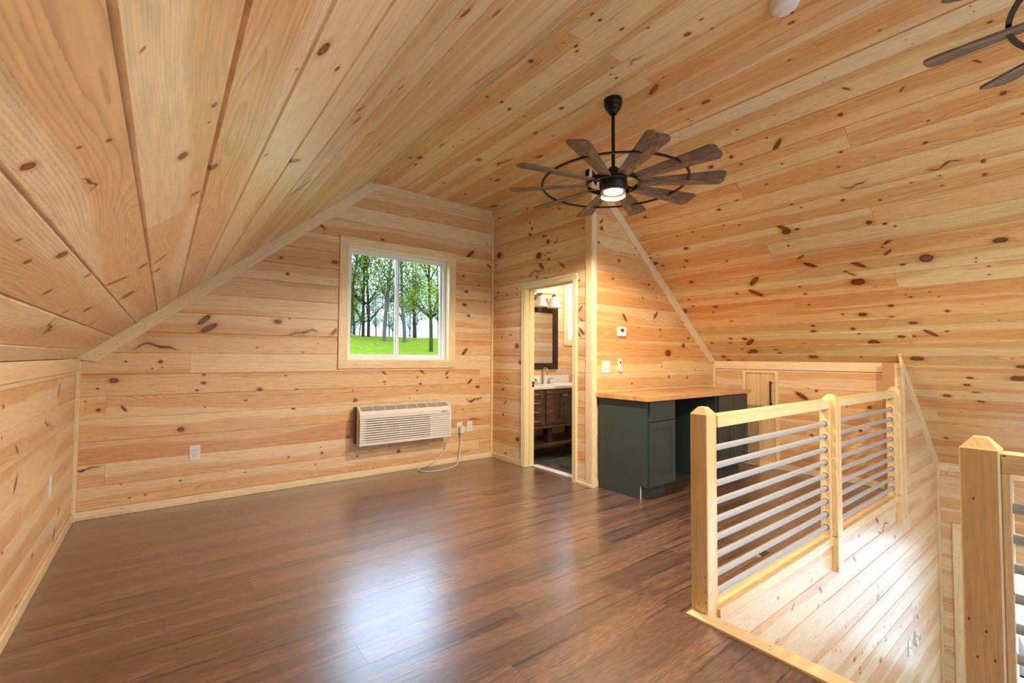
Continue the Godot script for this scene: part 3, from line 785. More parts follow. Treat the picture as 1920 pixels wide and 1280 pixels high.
func shell() -> void:
	var X := Vector3.RIGHT; var Y := Vector3.UP; var Z := Vector3.BACK
	var vl := Vector3(XC - XL, HC - HK, 0).normalized()
	var vr := Vector3(XR - XD, HK - HC, 0).normalized()
	var nl := Vector3(vl.y, -vl.x, 0)
	var nr := Vector3(vr.y, -vr.x, 0)
	var len_l := Vector2(XC - XL, HC - HK).length()
	var len_r := Vector2(XR - XD, HC - HK).length()
	var len_full := len_r * (XO - XD) / (XR - XD)
	var kl := (HC - HK) / (XC - XL)
	var kr := (HC - HK) / (XR - XD)

	# gable wall: below the left slope y <= HK + kl (x - XL)
	boarded("wall_back", [Vector3(0, 0, ZG), X, Y, Z], [XL - 0.1, XB + 0.02, 0.0, HC], [[-kl, 1.0, HK - kl * XL + 0.02]], [[1.428, 2.622, 1.158, 2.359]],
		{"knots": "gable", "light_tone": Color(1.0, 0.975, 0.92), "joints": {0: [3.034], 1: [-0.333], 2: [], 3: [], 4: [-0.34], 5: [3.036], 6: [0.176], 7: [], 8: [], 9: [], 10: [], 11: [], 12: [], 13: [], 14: [], 15: [], 16: [], 17: []}, "extra": 0.4, "thick": 0.13,
		"tints": {0: Color(1.04, 1.08, 1.12), 1: Color(1.03, 1.06, 1.08), 2: Color(0.95, 0.9, 0.86), 10: Color(0.92, 0.86, 0.8), 9: Color(0.95, 0.9, 0.86)}})
	# knee wall on the left
	boarded("wall_left", [Vector3(XL, 0, 0), Z, Y, X], [ZG, ZR, 0.0, HK], [], [], {"knots": "lknee", "ext": [ZG, 0.4, 0.0, HK], "light_tone": Color(1.0, 1.03, 1.08), "studs": [-3.9, -3.1, -2.7, -1.5, 0.2], "extra": 1.0})
	# slope on the left, wide V joints seen from close by
	boarded("ceiling_left", [Vector3(XL, HK, 0), Z, vl, nl], [ZG, ZR, 0.0, len_l], [], [], {"phase": 0.098 - PITCH, "ext": [ZG, 0.45, -0.06, len_l], "pu": 400.0, "pv": 690.0, "knots": "left", "light_tone": Color(1.0, 1.04, 1.10), "joints": {4: [-1.66], 9: [-2.2], 12: [-2.96]}, "studs": [0.55, 0.9], "bevel": 0.006, "extra": 0.9})
	# flat ceiling
	boarded("ceiling", [Vector3(0, HC, 0), Z, X, -Y], [ZG, ZR, XC, XB + 0.03], [], [], {"phase": 1.684, "ext": [ZG, 0.5, XC - 0.16, XD + 0.16], "knots": "flat", "light_tone": Color(1.09, 1.02, 0.90), "joints": {-1: [], 0: [-1.78], 1: [], 2: [-1.765], 3: [-3.6], 4: [-1.785], 5: [-2.963], 6: [], 7: [-0.983], 8: []}, "extra": 0.4, "bevel": 0.003,
		"tints": {7: Color(0.95, 0.84, 0.74), 5: Color(0.95, 0.88, 0.8)}})
	# slope on the right: down to the knee wall in the room, down to the outer wall over the stairs
	boarded("ceiling_right", [Vector3(XD, HC, 0), Z, vr, nr], [ZD, ZR, 0.0, len_full], [], [[ZD - 1.0, ZS - 0.02, len_r, len_full + 1.0]], {"phase": 0.094 - PITCH, "ext": [ZD, 1.3, -0.08, len_full], "pu": 400.0, "pv": 410.0, "knots": "right", "light_tone": Color(1.07, 0.93, 0.72),
		"joints": {0: [], 1: [], 2: [], 3: [-1.025], 4: [-1.803], 5: [], 6: [], 7: [-1.026], 8: [-1.80], 9: [], 10: [], 11: [-1.016], 12: [-1.806], 13: [], 14: [], 15: [-1.028], 16: [-1.814], 17: [], 22: [-1.032]}, "studs": [0.2, 0.9], "extra": 0.35, "bevel": 0.003,
		"tints": {3: Color(0.97, 0.92, 0.86), 12: Color(0.95, 0.86, 0.78), 13: Color(0.95, 0.86, 0.77), 9: Color(0.96, 0.9, 0.84)}})
	# partition with the bathroom door
	boarded("wall_bath", [Vector3(XB, 0, 0), Z, Y, -X], [ZG, ZD - 0.0185, 0.0, HC], [], [[-3.975, -3.205, -0.1, 2.005]], {"knots": "bath", "light_tone": Color(1.0, 0.975, 0.92), "extra": 0.5, "bevel": 0.0045, "thick": 0.085, "tints": {9: Color(0.86, 0.74, 0.64), 5: Color(0.95, 0.87, 0.78), 4: Color(0.95, 0.86, 0.78)}})
	# partition behind the desk, cut by the right slope
	boarded("wall_desk", [Vector3(0, 0, ZD), X, Y, Z], [XB + 0.0005, XR + 0.02, 0.0, HC], [[kr, 1.0, HC + kr * XD + 0.02]], [], {"knots": "desk", "light_tone": Color(1.03, 0.95, 0.82), "extra": 0.4, "bevel": 0.003, "tints": {12: Color(0.86, 0.72, 0.62), 7: Color(0.98, 0.88, 0.76), 8: Color(1.02, 0.97, 0.9), 6: Color(1.0, 0.98, 0.86), 11: Color(0.98, 0.92, 0.82), 10: Color(0.96, 0.87, 0.78)}})
	# right knee wall
	boarded("wall_right", [Vector3(XR, 0, 0), Z, Y, -X], [ZD, ZS, 0.0, HK], [], [[-2.585, -2.262, -0.1, 1.055]], {"knots": "rknee", "extra": 0.5, "bevel": 0.003, "thick": 0.06, "light_tone": Color(0.96, 0.88, 0.80)})
	# stair wall, from the loft's edge down to the hall, with the gusset above the floor on its right
	var st := boarded("wall_stair", [Vector3(0, 0, ZS), X, Y, Z], [2.0, XO + 0.05, LOW, HK], [[kr, 1.0, HC + kr * XD + 0.01]], [[1.9, 5.27, -0.034, 2.0]], {"phase": -0.0345, "knots": "stair", "ext": [2.0, XO + 0.05, LOW, HK], "studs": [3.087, 3.58, 4.3, 5.118, 5.6], "extra": 1.2, "thick": 0.09, "light_tone": Color(1.03, 1.05, 1.07)})
	st.set_meta("label", "pale boarded stair wall below the railing")
	# outer wall of the stair hall with its glazed door
	boarded("wall_outer", [Vector3(XO, 0, 0), Z, Y, -X], [ZS - 0.1, ZR, LOW, 0.119], [], [[-0.985, -0.02, LOW - 0.1, -0.585], [0.3, 2.1, LOW + 0.35, -0.8]], {"phase": -0.03, "ext": [ZS - 0.1, 2.2, LOW, 0.13], "studs": [0.6, 1.4], "extra": 1.0, "thick": 0.12})
	# behind the camera, with unseen windows added to let in more daylight
	var rear := structure("wall_rear")
	var m := wood()
	var rear_holes := [[1.15, 3.75, 0.12, 2.52], [0.1, 1.0, 0.12, 1.55], [3.9, 4.8, 0.12, 1.55], [2.8, 4.1, -2.5, -1.5], [4.8, 6.1, -2.5, -1.5]]
	for q in around(XL - 0.3, XO + 0.3, LOW - 0.1, HC + 0.3, rear_holes):
		m.box(Vector3(q[0], q[2], ZR), Vector3(q[1], q[3], ZR + 0.12))
	put(m, "panelling", M.trim, rear)
	var wn := 3
	for h in rear_holes:
		var win := structure("window_%d" % wn)
		wn += 1
		var fr := MB.new()
		for q in around(h[0], h[1], h[2], h[3], [[h[0] + 0.06, (h[0] + h[1]) / 2 - 0.04, h[2] + 0.06, h[3] - 0.06], [(h[0] + h[1]) / 2 + 0.04, h[1] - 0.06, h[2] + 0.06, h[3] - 0.06]]):
			fr.box(Vector3(q[0], q[2], ZR + 0.03), Vector3(q[1], q[3], ZR + 0.09))
		put(fr, "frame", M.vinyl, win)
		for s in [[h[0] + 0.06, (h[0] + h[1]) / 2 - 0.04], [(h[0] + h[1]) / 2 + 0.04, h[1] - 0.06]]:
			var g := MB.new()
			g.box(Vector3(s[0], h[2] + 0.06, ZR + 0.058), Vector3(s[1], h[3] - 0.06, ZR + 0.062))
			put(g, "pane", M.glass, win)
	var side := structure("window_%d" % wn)  # unseen side window, added to brighten the stair wall
	var sf := MB.new()
	for q in around(0.3, 2.1, LOW + 0.35, -0.8, [[0.36, 1.16, LOW + 0.41, -0.86], [1.24, 2.04, LOW + 0.41, -0.86]]):
		sf.box(Vector3(XO + 0.03, q[2], q[0]), Vector3(XO + 0.09, q[3], q[1]))
	put(sf, "frame", M.vinyl, side)
	for s in [[0.36, 1.16], [1.24, 2.04]]:
		var sg := MB.new()
		sg.box(Vector3(XO + 0.058, LOW + 0.41, s[0]), Vector3(XO + 0.062, -0.86, s[1]))
		put(sg, "pane", M.glass, side)
	# roof over the boards
	var roof := structure("roof")
	m = MB.new()
	m.prism([Vector2(XL - 1.3, HK - 1.0), Vector2(XC - 0.05, HC + 0.14), Vector2(XC - 0.05, HC + 0.34), Vector2(XL - 1.3, HK - 0.8)], Vector3(0, 0, ZG - 0.4), Vector3.RIGHT, Vector3.UP, Vector3.BACK, ZR - ZG + 0.8)
	m.box(Vector3(XC - 0.1, HC + 0.12, ZG - 0.4), Vector3(XD + 0.1, HC + 0.32, ZR + 0.4))
	m.prism([Vector2(XD + 0.05, HC + 0.14), Vector2(XO + 0.9, HC + 0.14 - (XO + 0.85 - XD) * kr), Vector2(XO + 0.9, HC + 0.34 - (XO + 0.85 - XD) * kr), Vector2(XD + 0.05, HC + 0.34)], Vector3(0, 0, ZD - 0.1), Vector3.RIGHT, Vector3.UP, Vector3.BACK, ZR - ZD + 0.5)
	put(m, "slabs", M.back, roof)
	var under := structure("wall_under")
	m = wood()
	m.box(Vector3(1.85, LOW, -0.22), Vector3(1.99, -0.25, ZR))
	m.box(Vector3(1.85, LOW, ZS - 0.12), Vector3(1.99, -0.25, -0.22))
	put(m, "panelling", M.trim, under)
	# floor of planks
	floor_planks()
	var hall := structure("floor_lower")
	m = MB.new()
	m.us = Vector2(0.8, 0.85)
	m.la = 0
	m.box(Vector3(1.85, LOW - 0.12, ZS - 0.12), Vector3(XO + 0.15, LOW, ZR))
	put(m, "boards", M.floor, hall)

func floor_planks() -> void:
	var root := structure("floor")
	var r := RandomNumberGenerator.new()
	r.seed = 5
	var m := MB.new()
	m.box(Vector3(XL - 0.1, -0.25, ZG - 0.1), Vector3(2.0, -0.004, ZR))
	m.box(Vector3(2.0, -0.25, ZG - 0.1), Vector3(XR + 0.1, -0.004, ZS - 0.03))
	put(m, "subfloor", M.back, root)
	var w := 0.1464
	var k := 0
	var z := -1.811 - 20 * w
	while z < 1.3:
		var z0 := maxf(z, ZG + 0.01)
		var z1 := z + w
		var shift := fposmod(0.171 + k * 0.487, 1.22)
		if absf(z + 3.128) < 0.07: shift = 0.17
		if absf(z + 2.689) < 0.07: shift = 0.03
		if absf(z + 2.396) < 0.07: shift = 0.073
		if absf(z + 1.957) < 0.07: shift = 0.676
		if absf(z + 2.104) < 0.07: shift = 1.16
		if absf(z + 2.543) < 0.07: shift = 0.67
		if absf(z + 3.42) < 0.07: shift = -0.17
		var x := shift - 1.22 * 2
		if z1 > ZS - 0.075:
			x = 2.004 - 1.22 * 3
		while x < XR:
			var x0 := maxf(x, XL)
			var x1 := minf(x + 1.22, XR)
			var zz0 := z0; var zz1 := z1
			if z1 > ZS - 0.075:     # only the part of the loft left of the stair opening
				if z0 < ZS - 0.08 and x1 > 2.004 and x0 >= 2.0:
					zz1 = ZS - 0.075
				elif x0 < 2.0:
					x1 = minf(x1, 2.004)
				else:
					x += 1.22
					continue
			if z0 < ZD and x1 > XB and z1 < ZD + 0.01:
				x1 = minf(x1, XB + 0.11)
			elif z0 < ZD and x1 > XB + 0.1:
				zz0 = ZD
			if x1 - x0 > 0.01 and zz1 - zz0 > 0.005:
				var s := r.randi_range(0, 7)
				var flip := r.randf() < 0.5
				var ub := 0.0 if not flip else 1.0
				var ud := 1.0 / 1.22 * (1.0 if not flip else -1.0)
				var b := MB.new()
				var kk := r.randf_range(0.93, 1.06)
				b.col = Color(kk, kk * r.randf_range(0.97, 1.02), kk * r.randf_range(0.94, 1.03))
				var e := 0.0004
				var p := [Vector3(x0 + e, 0, zz0 + e), Vector3(x1 - e, 0, zz0 + e), Vector3(x1 - e, 0, zz1 - e), Vector3(x0 + e, 0, zz1 - e)]
				var q := [Vector3(x0, -0.0012, zz0), Vector3(x1, -0.0012, zz0), Vector3(x1, -0.0012, zz1), Vector3(x0, -0.0012, zz1)]
				var uv := []
				for c in p:
					uv.append(Vector2(ub + (c.x - x) * ud, (s + 0.02 + 0.96 * (c.z - z) / w) / 8.0))
				b.flat(p, Vector3.UP, uv)
				var mid := (p[0] + p[2]) / 2 as Vector3
				for i in 4:
					var j := (i + 1) % 4
					b.flat([q[i], q[j], p[j], p[i]], (q[i] + q[j]) / 2 - mid + Vector3.UP * 0.001, [uv[i], uv[j], uv[j], uv[i]])
					var dn := Vector3(0, -0.003, 0)
					b.flat([q[i] + dn, q[j] + dn, q[j], q[i]], (q[i] + q[j]) / 2 - mid, [uv[i], uv[j], uv[j], uv[i]])
				put(b, "floorboard", M.floor, root)
			x += 1.22
		z += w
		k += 1

# ------------------------------------------------------------------ trim boards
var trim_no := 0

func trim(label: String, lo: Vector3, hi: Vector3, tint := Color(1.04, 1.05, 1.06), along := -1) -> void:
	trim_no += 1
	var o := beam("trim_%d" % trim_no, lo, hi, self, M.trim, 0.0015, along, tint)
	o.set_meta("kind", "structure")
	if label:
		o.set_meta("label", label)

func trims() -> void:
	var kl := (HC - HK) / (XC - XL)
	var kr := (HC - HK) / (XR - XD)
	var lt := Color(1.02, 1.03, 1.04)
	# along the left slope on the gable
	trim_no += 1
	var w := 0.088
	var dl := Vector2(XC - XL, HC - HK).normalized()
	var ln := Vector2(XC - XL, HC - HK).length()
	var dn := Vector2(dl.y, -dl.x)
	var low := 0.0
	var poly := [Vector2(0, 0), Vector2(ln, 0), Vector2(ln + w * 0.35, w), Vector2(w * dl.y / dl.x, w)]
	low = low
	var o := hexa("trim_%d" % trim_no, Vector3(XL, HK, ZG), Vector3(dl.x, dl.y, 0), Vector3(dn.x, dn.y, 0), Vector3(0, 0, 0.019), self, M.trim, poly, lt)
	o.set_meta("kind", "structure")
	# across the top of the gable, of the bathroom partition
	trim("", Vector3(XC + 0.03, HC - 0.085, ZG), Vector3(XB - 0.019, HC, ZG + 0.019), lt)
	trim("", Vector3(XB - 0.019, HC - 0.085, ZG), Vector3(XB, HC, ZD), lt)
	# along the right slope on the partition behind the desk
	trim_no += 1
	var dr := Vector2(XR - XD, HK - HC).normalized()
	var lr := Vector2(XR - XD, HK - HC).length()
	var rn := Vector2(dr.y, -dr.x)
	poly = [Vector2(-0.02, 0), Vector2(lr, 0), Vector2(lr - w * 0.85, w), Vector2(0.03, w)]
	o = hexa("trim_%d" % trim_no, Vector3(XD, HC, ZD), Vector3(dr.x, dr.y, 0), Vector3(rn.x, rn.y, 0), Vector3(0, 0, 0.019), self, M.trim, poly, Color(1.06, 1.07, 1.07))
	o.set_meta("kind", "structure")
	# the same slope on the stair wall's gusset
	trim_no += 1
	var l2 := lr * (XO - XR) / (XR - XD)
	poly = [Vector2(-0.14, 0), Vector2(l2, 0), Vector2(l2 - 0.06, 0.085), Vector2(0.02, 0.085)]
	o = hexa("trim_%d" % trim_no, Vector3(XR, HK, ZS), Vector3(dr.x, dr.y, 0), Vector3(rn.x, rn.y, 0), Vector3(0, 0, 0.022), self, M.trim, poly, Color(1.06, 1.08, 1.1))
	o.set_meta("kind", "structure")
	# top of the knee walls, corner strips
	trim("", Vector3(XL, HK - 0.086, ZG), Vector3(XL + 0.019, HK, ZR), lt)
	trim("", Vector3(XR - 0.019, HK - 0.090, ZD), Vector3(XR, HK, ZS + 0.02), Color(1.0, 0.98, 0.95))
	trim("", Vector3(XL, 0.0, ZG), Vector3(XL + 0.026, HK - 0.02, ZG + 0.026), lt)
	trim("", Vector3(XB - 0.022, 0.0, ZG), Vector3(XB, HC - 0.085, ZG + 0.022), Color(0.98, 0.97, 0.95))
	trim("", Vector3(XR - 0.026, 0.0, ZD), Vector3(XR, HK - 0.09, ZD + 0.026), lt)
	# outer corner of the bathroom partition
	trim("", Vector3(XB - 0.019, 0.0, ZD - 0.066), Vector3(XB, HC, ZD + 0.019), lt)
	trim("", Vector3(XB, 0.0, ZD), Vector3(XB + 0.05, HC - 0.01, ZD + 0.019), lt)
	# pale board at the crease of the right slope
	trim_no += 1
	o = hexa("trim_%d" % trim_no, Vector3(XD, HC, ZD), Vector3(0, 0, 1), Vector3(dr.x, dr.y, 0), Vector3(rn.x, rn.y, 0) * 0.006, self, M.trim, [Vector2(0, 0), Vector2(ZR - ZD, 0), Vector2(ZR - ZD, 0.094), Vector2(0, 0.094)], Color(1.03, 1.04, 1.05))
	o.set_meta("kind", "structure")
	# head of the outer wall, corner of the stair wall
	trim("", Vector3(XO - 0.022, 0.03, ZS), Vector3(XO, 0.10, ZR), lt)
	trim("", Vector3(XO - 0.03, LOW, ZS), Vector3(XO, 0.06, ZS + 0.022), lt)
	# end of the right knee wall beside the last railing post
	trim("", Vector3(XR - 0.045, -0.2, ZS), Vector3(XR + 0.005, HK - 0.02, ZS + 0.02), Color(1.05, 1.07, 1.09))
	# baseboards
	for b in [["baseboard_back", Vector3(XL, 0.0, ZG), Vector3(XB, 0.064, ZG + 0.016)], ["baseboard_left", Vector3(XL, 0.0, ZG), Vector3(XL + 0.016, 0.064, ZR)],
			["baseboard_bath", Vector3(XB - 0.016, 0.0, ZG), Vector3(XB, 0.064, -4.03)], ["baseboard_corner", Vector3(XB - 0.022, 0.0, -3.15), Vector3(XB, 0.03, ZD + 0.022)],
			["baseboard_desk", Vector3(XB, 0.0, ZD), Vector3(XR, 0.064, ZD + 0.016)], ["baseboard_right", Vector3(XR - 0.016, 0.0, ZD), Vector3(XR, 0.064, ZS)]]:
		o = beam(b[0], b[1], b[2], self, M.trim, 0.003, -1, lt)
		o.set_meta("kind", "structure")
	# nosing at the head of the stairs
	trim("pale nosing board along the edge of the stair opening", Vector3(2.003, -0.012, ZS - 0.085), Vector3(2.085, 0.012, -0.17), Color(0.93, 0.84, 0.68))
	# plate under the rods along the stair wall
	trim("", Vector3(2.14, -0.034, ZS - 0.08), Vector3(5.27, 0.022, ZS + 0.012), Color(0.97, 0.90, 0.76))
# ------------------------------------------------------------------ windows and doors
func bar(called: String, lo: Vector3, hi: Vector3, parent: Node, mat: Material, ch := 0.002) -> MeshInstance3D:
	var m := MB.new()
	m.box(lo, hi, ch)
	return put(m, called, mat, parent)

func slider_window(root: Node3D, x0: float, x1: float, y0: float, y1: float, zin: float, depth: float, two: bool) -> void:
	# white sliding window set back in a boarded reveal; zin = face of the wall
	var zo := zin - depth
	var t := 0.02
	for q in [[Vector3(x0 - t, y1, zo), Vector3(x1 + t, y1 + t, zin)], [Vector3(x0 - t, y0 - t, zo), Vector3(x1 + t, y0, zin)], [Vector3(x0 - t, y0, zo), Vector3(x0, y1, zin)], [Vector3(x1, y0, zo), Vector3(x1 + t, y1, zin)]]:
		beam("reveal", q[0], q[1], root, M.trim, 0.001, -1, Color(1.06, 1.1, 1.14))
	var f := MB.new()
	var fw := 0.034
	f.box(Vector3(x0, y1 - fw, zo - 0.03), Vector3(x1, y1, zo + 0.035), 0.002)
	f.box(Vector3(x0, y0, zo - 0.03), Vector3(x1, y0 + fw, zo + 0.035), 0.002)
	f.box(Vector3(x0, y0 + fw, zo - 0.03), Vector3(x0 + fw, y1 - fw, zo + 0.035), 0.002)
	f.box(Vector3(x1 - fw, y0 + fw, zo - 0.03), Vector3(x1, y1 - fw, zo + 0.035), 0.002)
	put(f, "frame", M.vinyl, root)
	var mid := x0 + (x1 - x0) * 0.49
	var sash := [[x0 + fw, mid + 0.018, zo + 0.012], [mid - 0.018, x1 - fw, zo - 0.012]] if two else [[x0 + fw, x1 - fw, zo]]
	for s in sash:
		var b := 0.026
		var ya := y0 + fw; var yb := y1 - fw
		var m := MB.new()
		m.box(Vector3(s[0], yb - b, s[2] - 0.01), Vector3(s[1], yb, s[2] + 0.01), 0.001)
		m.box(Vector3(s[0], ya, s[2] - 0.01), Vector3(s[1], ya + b, s[2] + 0.01), 0.001)
		m.box(Vector3(s[0], ya + b, s[2] - 0.01), Vector3(s[0] + b, yb - b, s[2] + 0.01), 0.001)
		m.box(Vector3(s[1] - b, ya + b, s[2] - 0.01), Vector3(s[1], yb - b, s[2] + 0.01), 0.001)
		var sh := put(m, "sash", M.vinyl, root)
		var g := MB.new()
		g.box(Vector3(s[0] + b, ya + b, s[2] - 0.002), Vector3(s[1] - b, yb - b, s[2] + 0.002))
		put(g, "pane", M.glass, sh)
	if two:
		for y in [y0 + 0.32 * (y1 - y0) - 0.15, y0 + 0.85 * (y1 - y0)]:
			bar("latch", Vector3(mid - 0.012, y - 0.03, zo + 0.022), Vector3(mid + 0.012, y + 0.03, zo + 0.034), root, M.vinyl, 0.004)

func casing(root: Node3D, x0: float, x1: float, y0: float, y1: float, w: float, z: float, tint: Color) -> void:   # four boards round a window
	var t := 0.019
	beam("casing", Vector3(x0 - w, y1, z), Vector3(x1 + w, y1 + w, z + t), root, M.trim, 0.0015, 0, tint)
	beam("casing", Vector3(x0 - w, y0 - w, z), Vector3(x1 + w, y0, z + t), root, M.trim, 0.0015, 0, tint)
	beam("casing", Vector3(x0 - w, y0, z), Vector3(x0, y1, z + t), root, M.trim, 0.0015, 1, tint)
	beam("casing", Vector3(x1, y0, z), Vector3(x1 + w, y1, z + t), root, M.trim, 0.0015, 1, tint)

func openings() -> void:
	var w1 := structure("window_1", "white two-pane sliding window with pine casing in the gable wall")
	casing(w1, 1.45, 2.60, 1.18, 2.337, 0.086, ZG, Color(1.03, 1.04, 1.02))
	slider_window(w1, 1.45, 2.60, 1.18, 2.337, ZG, 0.10, true)
	# outer skin of the gable round the reveal
	# bathroom doorway
	var d1 := structure("door_1", "doorway with pale yellow casing into the bathroom")
	var z0 := -3.965; var z1 := -3.215; var top := 1.995
	var cw := 0.062
	var prof := func(lo: Vector3, hi: Vector3, vertical: bool, flip: float) -> void:
		var m := MB.new()
		m.box(lo, hi, 0.003)
		# two ribs give the moulded profile
		if vertical:
			m.box(Vector3(lo.x - 0.005, lo.y, lo.z + 0.010 if flip > 0 else hi.z - 0.022), Vector3(lo.x + 0.001, hi.y, lo.z + 0.022 if flip > 0 else hi.z - 0.010), 0.002)
			m.box(Vector3(lo.x - 0.008, lo.y, lo.z + 0.032 if flip > 0 else hi.z - 0.056), Vector3(lo.x + 0.001, hi.y, lo.z + 0.056 if flip > 0 else hi.z - 0.032), 0.003)
		else:
			m.box(Vector3(lo.x - 0.005, lo.y + 0.010, lo.z), Vector3(lo.x + 0.001, lo.y + 0.022, hi.z), 0.002)
			m.box(Vector3(lo.x - 0.008, lo.y + 0.032, lo.z), Vector3(lo.x + 0.001, lo.y + 0.056, hi.z), 0.003)
		put(m, "casing", M.casing, d1)
	prof.call(Vector3(XB - 0.014, 0, z0 - cw), Vector3(XB, top, z0), true, -1.0)
	prof.call(Vector3(XB - 0.014, 0, z1), Vector3(XB, top, z1 + cw), true, 1.0)
	prof.call(Vector3(XB - 0.014, top, z0 - cw), Vector3(XB, top + cw, z1 + cw), false, 1.0)
	bar("jamb", Vector3(XB - 0.012, 0, z0 - 0.012), Vector3(XB + 0.12, top, z0 + 0.008), d1, M.casing)
	bar("jamb", Vector3(XB - 0.012, 0, z1 - 0.008), Vector3(XB + 0.12, top, z1 + 0.012), d1, M.casing)
	bar("jamb", Vector3(XB - 0.012, top - 0.008, z0), Vector3(XB + 0.12, top + 0.012, z1), d1, M.casing)
	bar("stop", Vector3(XB + 0.045, 0, z0 + 0.008), Vector3(XB + 0.08, top - 0.008, z0 + 0.02), d1, M.casing)
	bar("stop", Vector3(XB + 0.045, 0, z1 - 0.02), Vector3(XB + 0.08, top - 0.008, z1 - 0.008), d1, M.casing)
	bar("stop", Vector3(XB + 0.045, top - 0.02, z0), Vector3(XB + 0.08, top - 0.008, z1), d1, M.casing)
	bar("threshold", Vector3(XB + 0.085, 0.0, z0), Vector3(XB + 0.17, 0.012, z1), d1, M.white, 0.004)
	var sp := bar("strike_plate", Vector3(XB + 0.085, 0.885, z0 + 0.008), Vector3(XB + 0.118, 0.945, z0 + 0.0095), d1, M.iron, 0.0005)
	bar("hole", Vector3(XB + 0.095, 0.902, z0 + 0.009), Vector3(XB + 0.108, 0.928, z0 + 0.0102), sp, M.nickel, 0.0002)
	# hatch in the right knee wall
	var d2 := structure("door_2", "small plank access door in the right knee wall")
	var tint := Color(1.04, 1.03, 1.0)
	beam("casing", Vector3(XR - 0.017, 0.06, -2.622), Vector3(XR, 1.06, -2.585), d2, M.trim, 0.003, 1, tint)
	beam("casing", Vector3(XR - 0.017, 0.06, -2.262), Vector3(XR, 1.06, -2.225), d2, M.trim, 0.003, 1, tint)
	beam("casing", Vector3(XR - 0.017, 1.055, -2.622), Vector3(XR, 1.088, -2.225), d2, M.trim, 0.003, 2, tint)
	beam("plank", Vector3(XR + 0.002, 0.055, -2.585), Vector3(XR + 0.022, 1.055, -2.431), d2, M.trim, 0.005, 1, Color(0.90, 0.78, 0.66))
	beam("plank", Vector3(XR + 0.002, 0.055, -2.429), Vector3(XR + 0.022, 1.055, -2.262), d2, M.trim, 0.005, 1, Color(0.88, 0.74, 0.62))
	beam("backing", Vector3(XR + 0.022, 0.0, -2.585), Vector3(XR + 0.05, 1.055, -2.262), d2, M.trim, 0.0, 1)
	var h := MB.new()
	h.tube([Vector3(XR - 0.034, 0.70, -2.303), Vector3(XR - 0.034, 0.965, -2.303)], 0.008, 8)
	h.box(Vector3(XR - 0.034, 0.705, -2.311), Vector3(XR + 0.004, 0.725, -2.295), 0.002)
	h.box(Vector3(XR - 0.034, 0.94, -2.311), Vector3(XR + 0.004, 0.96, -2.295), 0.002)
	put(h, "handle", M.iron, d2)
	# glazed door of the stair hall
	var d3 := structure("door_3", "glazed pine door in the outer wall of the stair hall")
	for q in [[Vector3(XO - 0.02, LOW, -1.052), Vector3(XO, -0.585, -0.98), 1], [Vector3(XO - 0.02, LOW, -0.025), Vector3(XO, -0.585, 0.047), 1], [Vector3(XO - 0.02, -0.585, -1.052), Vector3(XO, -0.515, 0.047), 2]]:
		beam("casing", q[0], q[1], d3, M.trim, 0.0015, q[2], Color(1.05, 1.07, 1.05))
	for q in [[Vector3(XO + 0.03, LOW, -0.985), Vector3(XO + 0.07, -0.585, -0.83), 1], [Vector3(XO + 0.03, LOW, -0.175), Vector3(XO + 0.07, -0.585, -0.02), 1], [Vector3(XO + 0.03, -0.84, -0.83), Vector3(XO + 0.07, -0.585, -0.175), 2], [Vector3(XO + 0.03, LOW, -0.83), Vector3(XO + 0.07, LOW + 0.5, -0.175), 2]]:
		beam("rail", q[0], q[1], d3, M.trim, 0.003, q[2], Color(1.04, 1.02, 0.94))
	bar("pane", Vector3(XO + 0.048, LOW + 0.5, -0.83), Vector3(XO + 0.052, -0.84, -0.175), d3, M.glass, 0.0)

# ------------------------------------------------------------------ railings
func post(called: String, x0: float, x1: float, z0: float, z1: float, y0: float, y1: float, root: Node, tint: Color) -> void:
	# square post with a chamfered top
	var m := wood()
	m.la = 1
	m.col = tint
	var c := 0.004
	m.box(Vector3(x0, y0, z0), Vector3(x1, y1, z1), c)
	var e := 0.027
	var hgt := 0.030
	var lo := []; var hi := []
	for q in [[x0 + c * 0.2, z0 + c * 0.2, x0 + e, z0 + e], [x1 - c * 0.2, z0 + c * 0.2, x1 - e, z0 + e], [x1 - c * 0.2, z1 - c * 0.2, x1 - e, z1 - e], [x0 + c * 0.2, z1 - c * 0.2, x0 + e, z1 - e]]:
		lo.append(Vector3(q[0], y1 - c, q[1])); hi.append(Vector3(q[2], y1 + hgt, q[3]))
	m.flat(hi, Vector3.UP)
	for i in 4:
		var j := (i + 1) % 4
		m.flat([lo[i], lo[j], hi[j], hi[i]], (lo[i] + lo[j]) / 2 - Vector3((x0 + x1) / 2, y1, (z0 + z1) / 2) + Vector3.UP * 0.02)
	put(m, called, M.trim, root)

